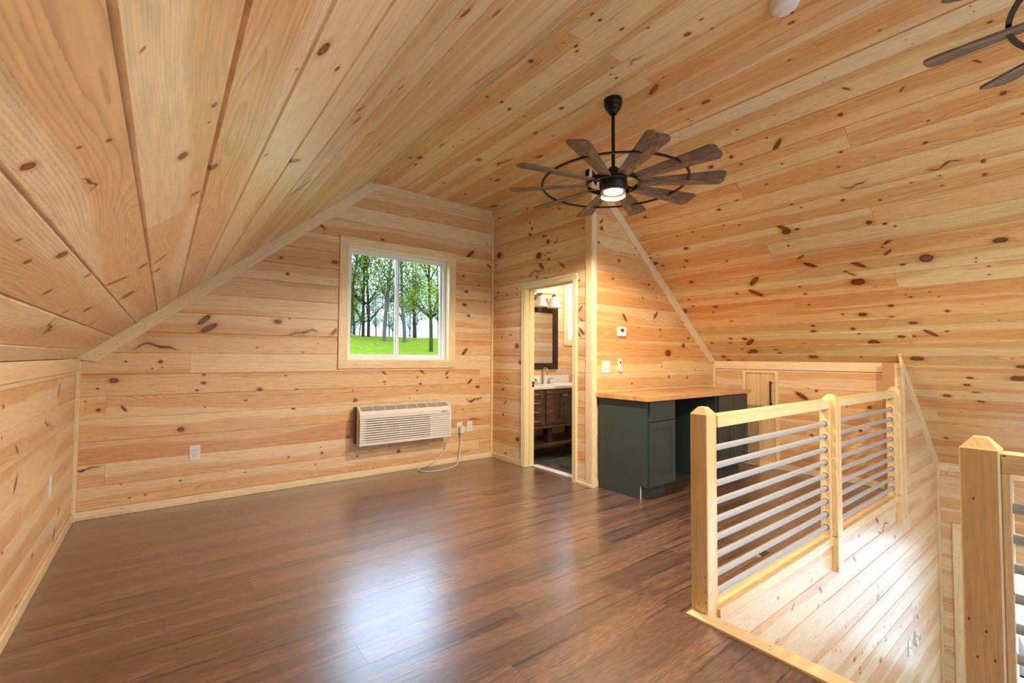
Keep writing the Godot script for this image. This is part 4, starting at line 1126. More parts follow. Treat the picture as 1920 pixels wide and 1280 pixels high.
func railings() -> void:
	var ys := [0.082, 0.169, 0.257, 0.342, 0.429, 0.516, 0.603, 0.690, 0.778]
	var a := thing("stair_railing", "pine railing with grey steel rods above the pale stair wall", "railing", Vector3(0, 0, 0))
	var zc := -1.19
	post("newel_post", 2.060, 2.150, -1.255, -1.168, -0.02, 0.952, a, Color(0.91, 0.79, 0.61))
	post("post", 3.616, 3.706, -1.214, -1.126, 0.02, 0.948, a, Color(0.96, 0.87, 0.73))
	post("post", 5.165, 5.250, -1.214, -1.126, 0.02, 0.948, a, Color(0.96, 0.87, 0.73))
	# the posts run down over the face of the stair wall
	beam("post_foot", Vector3(3.616, -0.208, ZS), Vector3(3.706, 0.03, -1.126), a, M.trim, 0.002, 1, Color(0.94, 0.84, 0.69))
	beam("post_foot", Vector3(5.165, -0.205, ZS), Vector3(5.250, 0.03, -1.126), a, M.trim, 0.002, 1, Color(0.94, 0.84, 0.69))
	for q in [[2.150, 3.616], [3.706, 5.165]]:
		beam("top_rail", Vector3(q[0], 0.882, zc - 0.03), Vector3(q[1], 0.942, zc + 0.03), a, M.trim, 0.003, 0, Color(0.99, 0.94, 0.83))
		# thin strips take the ends of the rods
		beam("strip", Vector3(q[1] - 0.02, 0.02, zc - 0.03), Vector3(q[1], 0.882, zc + 0.03), a, M.trim, 0.002, 1, Color(0.97, 0.89, 0.77))
		for y in ys:
			var m := MB.new()
			m.tube([Vector3(q[0], y, zc), Vector3(q[1] - 0.018, y, zc)], 0.0152, 12)
			put(m, "rod", M.steel, a)
			if true:
				var s := MB.new()
				s.lathe(Vector3(q[1] - 0.024, y, zc), [Vector2(0.0152, 0.0), Vector2(0.0185, 0.001), Vector2(0.0185, 0.004)], 12, Vector3.RIGHT)
				put(s, "collar", M.iron, a)
	var b := thing("stair_railing", "pine newel post and railing with steel rods at the right edge of the photo", "railing")
	post("newel_post", 1.968, 2.058, -0.290, -0.203, -0.02, 0.952, b, Color(0.84, 0.71, 0.54))
	beam("strip", Vector3(1.99, 0.02, -0.203), Vector3(2.045, 0.882, -0.183), b, M.trim, 0.002, 1, Color(0.94, 0.86, 0.74))
	beam("top_rail", Vector3(1.988, 0.882, -0.203), Vector3(2.048, 0.942, ZR), b, M.trim, 0.003, 2, Color(0.94, 0.86, 0.74))
	beam("bottom_plate", Vector3(1.975, 0.0, -0.203), Vector3(2.06, 0.035, ZR), b, M.trim, 0.003, 2, Color(0.97, 0.89, 0.77))
	for y in ys:
		var m := MB.new()
		m.tube([Vector3(2.018, y, -0.185), Vector3(2.018, y, ZR)], 0.0152, 12)
		put(m, "rod", M.steel, b)

# ------------------------------------------------------------------ ceiling fans
func blade_mesh(pitch: float) -> MB:
	var m := MB.new()
	m.us = Vector2(1.4, 1.0)
	var xs := []
	var hw := []
	for i in 9:
		var k := i / 8.0
		xs.append(lerpf(0.165, 0.69, k))
		hw.append(lerpf(0.038, 0.074, k))
	for i in range(1, 7):       # rounded tip
		var a := PI / 2 * i / 6.0
		xs.append(0.69 + 0.040 * sin(a))
		hw.append(0.074 * pow(cos(a * 0.985), 0.45))
	var t := 0.0045
	var up := Vector3(0, cos(pitch), sin(pitch))
	var sd := Vector3(0, -sin(pitch), cos(pitch))
	var f := func(i: int, s: float, h: float) -> Vector3: return Vector3(xs[i], 0, 0) + sd * hw[i] * s + up * t * h
	for i in xs.size() - 1:
		for h in [1.0, -1.0]:
			var q := [f.call(i, -1.0, h), f.call(i + 1, -1.0, h), f.call(i + 1, 1.0, h), f.call(i, 1.0, h)]
			var uv := [Vector2(xs[i], 0.25 - hw[i]), Vector2(xs[i + 1], 0.25 - hw[i + 1]), Vector2(xs[i + 1], 0.25 + hw[i + 1]), Vector2(xs[i], 0.25 + hw[i])]
			for n in 4:
				uv[n] = Vector2(uv[n].x * 1.4, 0.125 + (uv[n].y - 0.25) / 0.56)
			m.flat(q, up * h, uv)
		for s in [1.0, -1.0]:
			m.flat([f.call(i, s, -1.0), f.call(i + 1, s, -1.0), f.call(i + 1, s, 1.0), f.call(i, s, 1.0)], sd * s)
	var e: int = xs.size() - 1
	m.flat([f.call(e, -1.0, -1.0), f.call(e, 1.0, -1.0), f.call(e, 1.0, 1.0), f.call(e, -1.0, 1.0)], Vector3.RIGHT)
	m.flat([f.call(0, -1.0, -1.0), f.call(0, 1.0, -1.0), f.call(0, 1.0, 1.0), f.call(0, -1.0, 1.0)], Vector3.LEFT)
	return m

func ring_mesh(rad: float, w: float, h: float) -> MB:
	var m := MB.new()
	for i in 72:
		var p := []
		for k in [i, i + 1]:
			var a: float = TAU * k / 72
			var d := Vector3(cos(a), 0, sin(a))
			p.append([d * (rad - w) - Vector3.UP * h, d * (rad + w) - Vector3.UP * h, d * (rad + w) + Vector3.UP * h, d * (rad - w) + Vector3.UP * h, d])
		for s in 4:
			var t := (s + 1) % 4
			m.flat([p[0][s], p[1][s], p[1][t], p[0][t]], [Vector3.DOWN, p[0][4], Vector3.UP, -p[0][4]][s])
	return m

func fan(at: Vector3, start: float, label: String) -> void:
	# at: point of the ceiling it hangs from; blades 0.6 m below
	var f := thing("ceiling_fan", label, "ceiling fan", at)
	var m := MB.new()
	m.lathe(Vector3.ZERO, [Vector2(0.014, -0.104), Vector2(0.027, -0.103), Vector2(0.033, -0.090), Vector2(0.035, -0.080), Vector2(0.046, -0.076), Vector2(0.053, -0.062), Vector2(0.055, -0.048), Vector2(0.060, -0.046), Vector2(0.063, -0.030), Vector2(0.063, 0.0)], 28)
	put(m, "canopy", M.iron, f)
	m = MB.new()
	m.tube([Vector3(0, -0.09, 0), Vector3(0, -0.50, 0)], 0.0125, 14)
	put(m, "downrod", M.iron, f)
	m = MB.new()
	m.lathe(Vector3.ZERO, [Vector2(0.0, -0.652), Vector2(0.074, -0.652), Vector2(0.078, -0.645), Vector2(0.096, -0.62), Vector2(0.096, -0.535), Vector2(0.085, -0.52), Vector2(0.035, -0.505), Vector2(0.030, -0.485), Vector2(0.0125, -0.480)], 32)
	put(m, "motor_housing", M.iron, f)
	var y := -0.598
	var rg := ring_mesh(0.182, 0.004, 0.017)
	var o := put(rg, "inner_ring", M.iron, f)
	o.position.y = y
	rg = ring_mesh(0.495, 0.008, 0.005)
	o = put(rg, "outer_ring", M.iron, f)
	o.position.y = y
	for k in 4:
		var arms := MB.new()
		var a := deg_to_rad(start) + TAU * k / 4
		arms.tube([Vector3(cos(a) * 0.09, y, sin(a) * 0.09), Vector3(cos(a) * 0.182, y, sin(a) * 0.182)], 0.008, 6)
		put(arms, "spoke", M.iron, f)
	var bm := blade_mesh(deg_to_rad(-13.0)).mesh()
	for k in 10:
		var bl := MeshInstance3D.new()
		bl.name = "blade"
		bl.mesh = bm
		bl.material_override = M.blade
		bl.position.y = y
		bl.rotation.y = -deg_to_rad(start + 36.0 * k)
		f.add_child(bl, true)
	# lamp: rim of clear glass, bright disc, light of the same size just below it
	m = MB.new()
	m.lathe(Vector3.ZERO, [Vector2(0.0, -0.6565), Vector2(0.066, -0.6565), Vector2(0.066, -0.6525)], 32)
	put(m, "lamp_lens", M.lens, f)
	m = MB.new()
	m.lathe(Vector3.ZERO, [Vector2(0.076, -0.690), Vector2(0.083, -0.690), Vector2(0.0845, -0.655), Vector2(0.079, -0.655)], 32)
	put(m, "glass_rim", M.clear, f)
	var l := SpotLight3D.new()
	l.name = "lamp_light"
	l.position = Vector3(0, -0.662, 0)
	l.rotation.x = -PI / 2
	l.spot_angle = 84.0
	l.spot_angle_attenuation = 0.3
	l.light_color = LAMP_COLOR
	l.light_energy = LAMP
	l.light_size = 0.05
	l.spot_range = 14.0
	l.spot_attenuation = 2.0
	l.shadow_enabled = true
	f.add_child(l)

func fans() -> void:
	fan(Vector3(2.459, HC, -2.068), 12.0, "ten-bladed windmill ceiling fan with lit lamp above the loft floor")
	fan(Vector3(2.459, HC, 0.300), -90.0, "ceiling fan of which two blades reach in at the top right corner")

# ------------------------------------------------------------------ wall air conditioner
func cooler() -> void:
	var a := thing("wall_air_conditioner", "white through-wall air conditioner with louvred front under the window", "air conditioner", Vector3(1.53, 0.34, ZG))
	# own axes: x right, y up, z out of the wall
	var W := 1.015; var H := 0.38
	bar("sleeve", Vector3(0.0, 0.005, 0.0), Vector3(W, H - 0.01, 0.10), a, M.brown, 0.003)
	bar("inner_case", Vector3(0.035, 0.03, 0.10), Vector3(W - 0.035, 0.30, 0.150), a, M.fins, 0.0)
	var m := MB.new()
	# side cheeks with the sloped top
	for x in [0.0, W - 0.022]:
		m.prism([Vector2(0.07, 0.0), Vector2(0.188, 0.0), Vector2(0.192, 0.30), Vector2(0.165, 0.338), Vector2(0.10, 0.382), Vector2(0.07, 0.382)], Vector3(x, 0, 0), Vector3.BACK, Vector3.UP, Vector3.RIGHT, 0.022)
	m.box(Vector3(0.022, 0.0, 0.10), Vector3(W - 0.022, 0.028, 0.188), 0.003)
	m.box(Vector3(0.022, 0.262, 0.15), Vector3(W - 0.022, 0.308, 0.192), 0.004)
	# top lip in front of and behind the outlet grille
	m.prism([Vector2(0.15, 0.290), Vector2(0.192, 0.300), Vector2(0.166, 0.338), Vector2(0.15, 0.334)], Vector3(0.022, 0, 0), Vector3.BACK, Vector3.UP, Vector3.RIGHT, W - 0.044)
	m.box(Vector3(0.022, 0.37, 0.07), Vector3(W - 0.022, 0.382, 0.105), 0.002)
	# plain quarter on the right
	m.box(Vector3(0.765, 0.02, 0.12), Vector3(W - 0.01, 0.27, 0.180), 0.002)
	m.box(Vector3(0.01, 0.02, 0.12), Vector3(0.062, 0.27, 0.180), 0.002)
	put(m, "front_cover", M.plastic, a)
	m = MB.new()
	for k in 10:
		var y := 0.030 + k * 0.0232
		m.prism([Vector2(0.166, y), Vector2(0.187, y + 0.002), Vector2(0.193, y + 0.009), Vector2(0.187, y + 0.0165), Vector2(0.166, y + 0.0195)], Vector3(0.0, 0, 0), Vector3.BACK, Vector3.UP, Vector3.RIGHT, W)
	for x in [0.24, 0.415, 0.59]:
		m.box(Vector3(x, 0.03, 0.165), Vector3(x + 0.004, 0.26, 0.182))
	put(m, "louvers", M.plastic, a)
	# outlet grille on the slope
	var up := Vector3(0, 0.382 - 0.334, 0.10 - 0.165).normalized()
	var o := Vector3(0.03, 0.332, 0.163)
	m = MB.new()
	m.box(Vector3(0.03, 0.29, 0.095), Vector3(W - 0.03, 0.318, 0.16))
	put(m, "outlet_well", M.fins, a)
	m = MB.new()
	for k in 6:
		var p := o + up * (0.004 + 0.0135 * k)
		m.tube([p, p + Vector3(W - 0.06, 0, 0)], 0.0024, 4)
	for k in 9:
		var x := 0.03 + (W - 0.066) * k / 8.0
		var p := Vector3(x, o.y, o.z)
		m.prism([Vector2(0, -0.003), Vector2(0.078, -0.003), Vector2(0.078, 0.003), Vector2(0, 0.003)], p, up, up.cross(Vector3.RIGHT), Vector3.RIGHT, 0.006)
	put(m, "outlet_grille", M.plastic, a)
	var tm := TextMesh.new()
	var sf := SystemFont.new()
	sf.font_names = PackedStringArray(["Droid Serif"])
	sf.font_italic = true
	sf.font_weight = 700
	tm.font = sf
	tm.text = "Amana"
	tm.font_size = 32
	tm.pixel_size = 0.0007
	tm.depth = 0.001
	var lg := MeshInstance3D.new()
	lg.name = "lettering"
	lg.mesh = tm
	lg.material_override = M.dark
	lg.position = Vector3(0.925, 0.285, 0.1925)
	a.add_child(lg)
	# cord from the case, over the floor, to the outlet
	var pts := [Vector3(2.575, 0.345, -4.50), Vector3(2.572, 0.26, -4.555), Vector3(2.53, 0.14, -4.585), Vector3(2.40, 0.05, -4.58), Vector3(2.22, 0.006, -4.56), Vector3(2.195, 0.006, -4.48), Vector3(2.25, 0.006, -4.405), Vector3(2.36, 0.006, -4.37), Vector3(2.50, 0.006, -4.40), Vector3(2.63, 0.006, -4.47), Vector3(2.715, 0.04, -4.555), Vector3(2.755, 0.14, -4.59), Vector3(2.765, 0.26, -4.592), Vector3(2.765, 0.335, -4.585)]
	var path := []
	for i in pts.size() - 1:
		for k in 6:
			var p0: Vector3 = pts[maxi(i - 1, 0)]; var p1: Vector3 = pts[i]; var p2: Vector3 = pts[i + 1]; var p3: Vector3 = pts[mini(i + 2, pts.size() - 1)]
			path.append(p1.cubic_interpolate(p2, p0, p3, k / 6.0) - a.position)
	path.append(pts[-1] - a.position)
	m = MB.new()
	m.tube(path, 0.0052, 8)
	put(m, "power_cord", M.plastic, a)
	var pl := bar("plug", Vector3(2.740, 0.335, -4.605) - a.position, Vector3(2.792, 0.415, -4.552) - a.position, a, M.plastic, 0.006)
	pl.set_meta("label", "boxy cream plug in the left outlet")

# ------------------------------------------------------------------ desk
func shaker(called: String, x0: float, x1: float, y0: float, y1: float, z: float, root: Node, mat: Material, plain_front := false) -> MeshInstance3D:
	var m := MB.new()
	var r := 0.058
	if plain_front:
		m.box(Vector3(x0, y0, z - 0.02), Vector3(x1, y1, z), 0.0015)
	else:
		m.box(Vector3(x0, y1 - r, z - 0.02), Vector3(x1, y1, z), 0.0012)
		m.box(Vector3(x0, y0, z - 0.02), Vector3(x1, y0 + r, z), 0.0012)
		m.box(Vector3(x0, y0 + r - 0.001, z - 0.02), Vector3(x0 + r, y1 - r + 0.001, z), 0.0012)
		m.box(Vector3(x1 - r, y0 + r - 0.001, z - 0.02), Vector3(x1, y1 - r + 0.001, z), 0.0012)
		m.box(Vector3(x0 + r - 0.001, y0 + r - 0.001, z - 0.018), Vector3(x1 - r + 0.001, y1 - r + 0.001, z - 0.009))
	return put(m, called, mat, root)

func desk() -> void:
	var zb := ZD + 0.018; var zf := -2.392
	var c := thing("base_cabinet", "dark green base cabinet with one drawer and door at the left end of the desk", "cabinet")
	var body := func(root: Node, x0: float, x1: float, raw: bool) -> void:
		var m := MB.new()
		m.box(Vector3(x0, 0.112, zb), Vector3(x1, 0.847, zf - 0.021), 0.001)
		m.box(Vector3(x0, 0.0, zb), Vector3(x1 - 0.04, 0.112, -2.478), 0.0)
		put(m, "carcass", M.green, root)
		if raw:
			bar("raw_edge", Vector3(x0 + 0.001, 0.0, -2.478), Vector3(x0 + 0.013, 0.111, -2.4765), root, M.trim, 0.0)
	body.call(c, 3.290, 3.690, true)
	shaker("drawer_front", 3.318, 3.688, 0.672, 0.838, zf, c, M.green, true)
	shaker("door", 3.318, 3.688, 0.114, 0.664, zf, c, M.green)
	c = thing("base_cabinet", "dark green base cabinet with two doors at the right end of the desk", "cabinet")
	body.call(c, 4.420, 5.048, false)
	for q in [[4.452, 4.746], [4.752, 5.046]]:
		shaker("drawer_front", q[0], q[1], 0.672, 0.838, zf, c, M.green, true)
		shaker("door", q[0], q[1], 0.114, 0.664, zf, c, M.green)
	# panel at the back of the knee hole
	var p := thing("back_panel", "dark green panel behind the knee space of the desk", "panel")
	bar("board", Vector3(3.690, 0.0, zb), Vector3(4.420, 0.847, zb + 0.012), p, M.green, 0.0)
	# butcher block top of glued staves
	var t := thing("countertop", "butcher block top of glued wooden staves on the green cabinets", "countertop")
	var z0 := ZD + 0.004; var z1 := -2.36
	var n := 15
	var r := RandomNumberGenerator.new()
	r.seed = 8
	for i in n:
		var za := lerpf(z0, z1, float(i) / n); var zz := lerpf(z0, z1, float(i + 1) / n)
		var x := 3.253
		while x < 5.07 - 0.01:
			var nx := minf(x + r.randf_range(0.35, 0.75), 5.07)
			if 5.07 - nx < 0.15:
				nx = 5.07
			var k := r.randf_range(-1.0, 1.0)
			beam("stave", Vector3(x, 0.849, za), Vector3(nx, 0.887, zz), t, M.trim, 0.0004, 0, Color(0.72 + 0.07 * k, 0.50 + 0.07 * k, 0.32 + 0.06 * k))
			x = nx
# ------------------------------------------------------------------ bathroom seen through the doorway
func bathroom() -> void:
	var X := Vector3.RIGHT; var Y := Vector3.UP; var Z := Vector3.BACK
	var bx0 := XB + T + 0.085; var bx1 := 5.62; var bz1 := ZD - 0.116; var top := 2.46
	boarded("wall_bath_back", [Vector3(0, 0, ZG), X, Y, Z], [bx0 - 0.08, bx1 + 0.1, 0.0, top], [], [[4.490, 5.472, 1.448, 2.402]], {"extra": 1.6, "phase": 0.0655, "thick": 0.13, "studs": []})
	boarded("wall_bath_front", [Vector3(0, 0, bz1), X, Y, -Z], [bx0 - 0.02, bx1 + 0.1, 0.0, top], [], [], {"extra": 2.2, "phase": 0.0655, "thick": 0.02})
	boarded("wall_bath_side", [Vector3(bx1, 0, 0), Z, Y, -X], [ZG, bz1, 0.0, top], [], [], {"extra": 1.4, "phase": 0.0655})
	var inner := structure("wall_bath_inner")
	var m := MB.new()
	for q in around(ZG, bz1, 0.0, top, [[-3.975, -3.205, -0.1, 2.005]]):
		m.box(Vector3(bx0 - 0.004, q[2], q[0]), Vector3(bx0 + 0.006, q[3], q[1]))
	put(m, "panel", M.trim, inner)
	var ce := structure("ceiling_bath")
	m = MB.new()
	m.box(Vector3(bx0 - 0.1, top, ZG - 0.15), Vector3(bx1 + 0.2, top + 0.1, ZD - 0.03))
	put(m, "panel", M.trim, ce)
	# stone tiles
	var fl := structure("floor_bath")
	m = MB.new()
	m.box(Vector3(XB + 0.09, -0.2, ZG), Vector3(bx1, -0.006, bz1 + 0.12))
	put(m, "bed", M.back, fl)
	var r := RandomNumberGenerator.new()
	r.seed = 3
	for i in 8:
		for j in 6:
			var x0 := 3.31 + i * 0.305; var z0 := -4.74 + j * 0.305 + (0.15 if i % 2 else 0.0)
			var x1 := minf(x0 + 0.302, bx1); var z1 := minf(z0 + 0.302, bz1 + 0.1)
			z0 = maxf(z0, ZG)
			if x1 - x0 < 0.02 or z1 - z0 < 0.02:
				continue
			var t := MB.new()
			t.us = Vector2(1, 1)
			t.uo = Vector2(r.randf(), r.randf())
			var k := r.randf_range(0.85, 1.12)
			t.col = Color(k, k, k)
			t.box(Vector3(x0, -0.02, z0), Vector3(x1, 0.0, z1), 0.0015)
			put(t, "tile", M.slate, fl)
	var w2 := structure("window_2", "white bathroom window with pine casing beside the mirror")
	casing(w2, 4.512, 5.45, 1.47, 2.38, 0.086, ZG, Color(1.04, 1.06, 1.06))
	slider_window(w2, 4.512, 5.45, 1.47, 2.38, ZG, 0.10, false)

	# vanity
	var v := thing("vanity_cabinet", "dark brown bathroom vanity with drawers, two doors and an open bottom shelf", "vanity")
	var zf := -4.09
	var x0 := 3.36; var x1 := 4.50
	m = MB.new(); m.la = 0; m.us = Vector2(1.4, 1.2)
	m.box(Vector3(x0, 0.40, ZG + 0.02), Vector3(x1, 0.838, zf - 0.02), 0.002)
	put(m, "carcass", M.vanity, v)
	for k in 4:
		var y := 0.735 - k * 0.105
		var d := MB.new(); d.us = Vector2(1.4, 1.2)
		d.box(Vector3(3.385, y, zf - 0.02), Vector3(3.60, y + 0.098, zf), 0.002)
		var dr := put(d, "drawer", M.vanity, v)
		var h := MB.new()
		h.tube([Vector3(3.455, y + 0.05, zf), Vector3(3.47, y + 0.048, zf + 0.022), Vector3(3.50, y + 0.047, zf + 0.026), Vector3(3.53, y + 0.048, zf + 0.022), Vector3(3.545, y + 0.05, zf)], 0.006, 8)
		put(h, "pull", M.nickel, dr)
	for q in [[3.648, 3.932, 3.915], [3.938, 4.222, 3.955]]:
		var dr := shaker("door", q[0], q[1], 0.412, 0.832, zf, v, M.vanity)
		var h := MB.new()
		h.lathe(Vector3(q[2], 0.755, zf), [Vector2(0.007, 0.0), Vector2(0.006, 0.012), Vector2(0.015, 0.018), Vector2(0.016, 0.026), Vector2(0.010, 0.031), Vector2(0.0, 0.032)], 14, Vector3.BACK)
		put(h, "knob", M.nickel, dr)
	for k in 2:
		var y := 0.735 - k * 0.2
		bar("drawer", Vector3(4.27, y - 0.1, zf - 0.02), Vector3(4.48, y + 0.098, zf), v, M.vanity)
	m = MB.new(); m.la = 0; m.us = Vector2(1.4, 1.2)
	m.box(Vector3(x0, 0.375, ZG + 0.02), Vector3(x1, 0.402, zf + 0.004), 0.002)
	put(m, "bottom_rail", M.vanity, v)
	m = MB.new(); m.la = 0; m.us = Vector2(1.4, 1.2)
	m.box(Vector3(x0, 0.155, ZG + 0.04), Vector3(x1, 0.195, zf + 0.01), 0.003)
	put(m, "shelf", M.vanity, v)
	for q in [[x0, zf], [x1 - 0.07, zf], [3.70, zf - 0.03], [4.02, ZG + 0.12], [x0, ZG + 0.1], [x1 - 0.07, ZG + 0.1]]:
		bar("leg", Vector3(q[0], 0.0 if q[0] != 3.70 and q[0] != 4.02 else 0.19, q[1] - 0.07), Vector3(q[0] + 0.07, 0.38, q[1]), v, M.espresso, 0.002)
	var vt := thing("stone_countertop", "white stone top with backsplash on the bathroom vanity", "countertop")
	bar("slab", Vector3(x0 - 0.01, 0.84, ZG + 0.001), Vector3(x1 + 0.04, 0.874, -4.075), vt, M.quartz, 0.003)
	bar("backsplash", Vector3(x0 - 0.01, 0.874, ZG + 0.001), Vector3(x1 + 0.03, 0.978, ZG + 0.02), vt, M.quartz, 0.003)
	m = MB.new()
	m.lathe(Vector3(3.94, 0.8745, -4.33), [Vector2(0.19, 0.0), Vector2(0.205, 0.002), Vector2(0.20, 0.004), Vector2(0.185, 0.0005)], 32)
	put(m, "basin_rim", M.quartz, vt)
	# faucet
	var fc := thing("faucet", "brushed nickel faucet with high curved spout and two lever handles", "faucet", Vector3(3.94, 0.8745, -4.50))
	m = MB.new()
	var arc := [Vector3(0, 0, 0), Vector3(0, 0.10, 0)]
	for k in 9:
		var a := PI * k / 8.0
		arc.append(Vector3(0, 0.15 + 0.055 * sin(a), 0.05 - 0.05 * cos(a)))
	arc.append(Vector3(0, 0.125, 0.103))
	m.tube(arc, [0.017, 0.013, 0.0115, 0.0115, 0.0115, 0.0115, 0.0115, 0.0115, 0.0115, 0.0115, 0.011, 0.012], 12)
	put(m, "spout", M.nickel, fc)
	for s in [-0.11, 0.11]:
		m = MB.new()
		m.lathe(Vector3(s, 0, 0), [Vector2(0.026, 0.0), Vector2(0.022, 0.02), Vector2(0.013, 0.05), Vector2(0.012, 0.062), Vector2(0.0, 0.064)], 16)
		m.tube([Vector3(s, 0.058, 0), Vector3(s + signf(s) * 0.035, 0.066, 0.006), Vector3(s + signf(s) * 0.062, 0.070, 0.008)], [0.009, 0.007, 0.006], 8)
		put(m, "handle", M.nickel, fc)
	# mirror
	var mr := thing("wall_mirror", "rectangular mirror in a wide dark brown frame above the vanity", "mirror")
	var mx0 := 3.57; var mx1 := 4.310; var my0 := 1.058; var my1 := 1.905
	var fw := 0.086
	for q in [[mx0, mx1, my1 - fw, my1], [mx0, mx1, my0, my0 + fw], [mx0, mx0 + fw, my0 + fw, my1 - fw], [mx1 - fw, mx1, my0 + fw, my1 - fw]]:
		bar("frame_side", Vector3(q[0], q[2], ZG + 0.001), Vector3(q[1], q[3], ZG + 0.026), mr, M.espresso, 0.004)
	bar("mirror_glass", Vector3(mx0 + fw, my0 + fw, ZG + 0.001), Vector3(mx1 - fw, my1 - fw, ZG + 0.012), mr, M.mirror, 0.0)
	# vanity lamp
	var vl := thing("vanity_light", "nickel vanity light bar with frosted bell shades above the mirror", "wall lamp", Vector3(3.90, 2.05, ZG))
	m = MB.new()
	m.lathe(Vector3(0, -0.005, 0.001), [Vector2(0.065, 0.0), Vector2(0.065, 0.012), Vector2(0.045, 0.026), Vector2(0.030, 0.034), Vector2(0.0, 0.036)], 24, Vector3.BACK)
	m.tube([Vector3(0, 0, 0.03), Vector3(0, 0.01, 0.12)], 0.008, 8)
	m.tube([Vector3(-0.27, 0.012, 0.12), Vector3(0.27, 0.012, 0.12)], 0.008, 10)
	put(m, "bar", M.nickel, vl)
	for x in [-0.235, 0.0, 0.235]:
		m = MB.new()
		m.lathe(Vector3(x, 0.0, 0.13), [Vector2(0.098, -0.165), Vector2(0.088, -0.14), Vector2(0.068, -0.09), Vector2(0.050, -0.045), Vector2(0.030, -0.018)], 24)
		var sh := put(m, "shade", M.shade, vl)
		m = MB.new()
		m.lathe(Vector3(x, 0.0, 0.13), [Vector2(0.036, -0.026), Vector2(0.030, -0.005), Vector2(0.014, 0.012), Vector2(0.0, 0.016)], 16)
		put(m, "socket_cap", M.nickel, sh)
	# added unseen ceiling lamp that brightens the bathroom
	var cl := thing("added_ceiling_light", "added unseen round flush lamp that brightens the bathroom", "ceiling lamp", Vector3(4.30, top, -3.85))
	m = MB.new()
	m.lathe(Vector3.ZERO, [Vector2(0.13, -0.03), Vector2(0.14, -0.02), Vector2(0.145, 0.0)], 28)
	put(m, "rim", M.nickel, cl)
	m = MB.new()
	m.lathe(Vector3.ZERO, [Vector2(0.0, -0.055), Vector2(0.07, -0.05), Vector2(0.12, -0.035), Vector2(0.13, -0.03)], 28)
	put(m, "lamp_bowl", M.lens, cl)
	var bl := SpotLight3D.new()
	bl.name = "lamp_light"
	bl.position = Vector3(0, -0.065, 0)
	bl.rotation.x = -PI / 2
	bl.spot_angle = 86.0
	bl.spot_angle_attenuation = 0.2
	bl.light_color = Color(1.0, 0.94, 0.86)
	bl.light_energy = 1.4
	bl.light_size = 0.1
	bl.spot_range = 8.0
	bl.spot_attenuation = 2.0
	bl.shadow_enabled = true
	cl.add_child(bl)
	# towel bar on the wall across, seen in the mirror
	var tb := thing("towel_bar", "nickel towel bar on the boarded wall reflected in the mirror", "towel bar", Vector3(4.35, 1.28, bz1))
	m = MB.new()
	m.tube([Vector3(-0.3, 0, -0.06), Vector3(0.3, 0, -0.06)], 0.008, 10)
	put(m, "bar", M.nickel, tb)
	for x in [-0.3, 0.3]:
		m = MB.new()
		m.lathe(Vector3(x, 0, 0), [Vector2(0.026, 0.0), Vector2(0.022, 0.012), Vector2(0.012, 0.03), Vector2(0.012, 0.07), Vector2(0.0, 0.072)], 14, Vector3.FORWARD)
		put(m, "bracket", M.nickel, tb)

# ------------------------------------------------------------------ plates, thermostat, detector
func plate_frame(o: Node3D, n: Vector3) -> void:      # turn own +z to the wall's normal
	if n == Vector3.RIGHT:
		o.rotation.y = PI / 2
	elif n == Vector3.LEFT:
		o.rotation.y = -PI / 2

func outlet(at: Vector3, n: Vector3, label: String) -> void:
	var o := thing("electrical_outlet", label, "outlet", at)
	plate_frame(o, n)
	bar("cover_plate", Vector3(-0.038, -0.061, 0), Vector3(0.038, 0.061, 0.006), o, M.white, 0.002)
	for y in [-0.021, 0.021]:
		var f := bar("socket", Vector3(-0.017, y - 0.014, 0.005), Vector3(0.017, y + 0.014, 0.0085), o, M.white, 0.003)
		var m := MB.new()
		m.box(Vector3(-0.0085, y - 0.002, 0.008), Vector3(-0.0062, y + 0.007, 0.0088))
		m.box(Vector3(0.0058, y - 0.002, 0.008), Vector3(0.0083, y + 0.007, 0.0088))
		m.box(Vector3(-0.0025, y - 0.0105, 0.008), Vector3(0.0025, y - 0.006, 0.0088))
		put(m, "slots", M.dark, f)

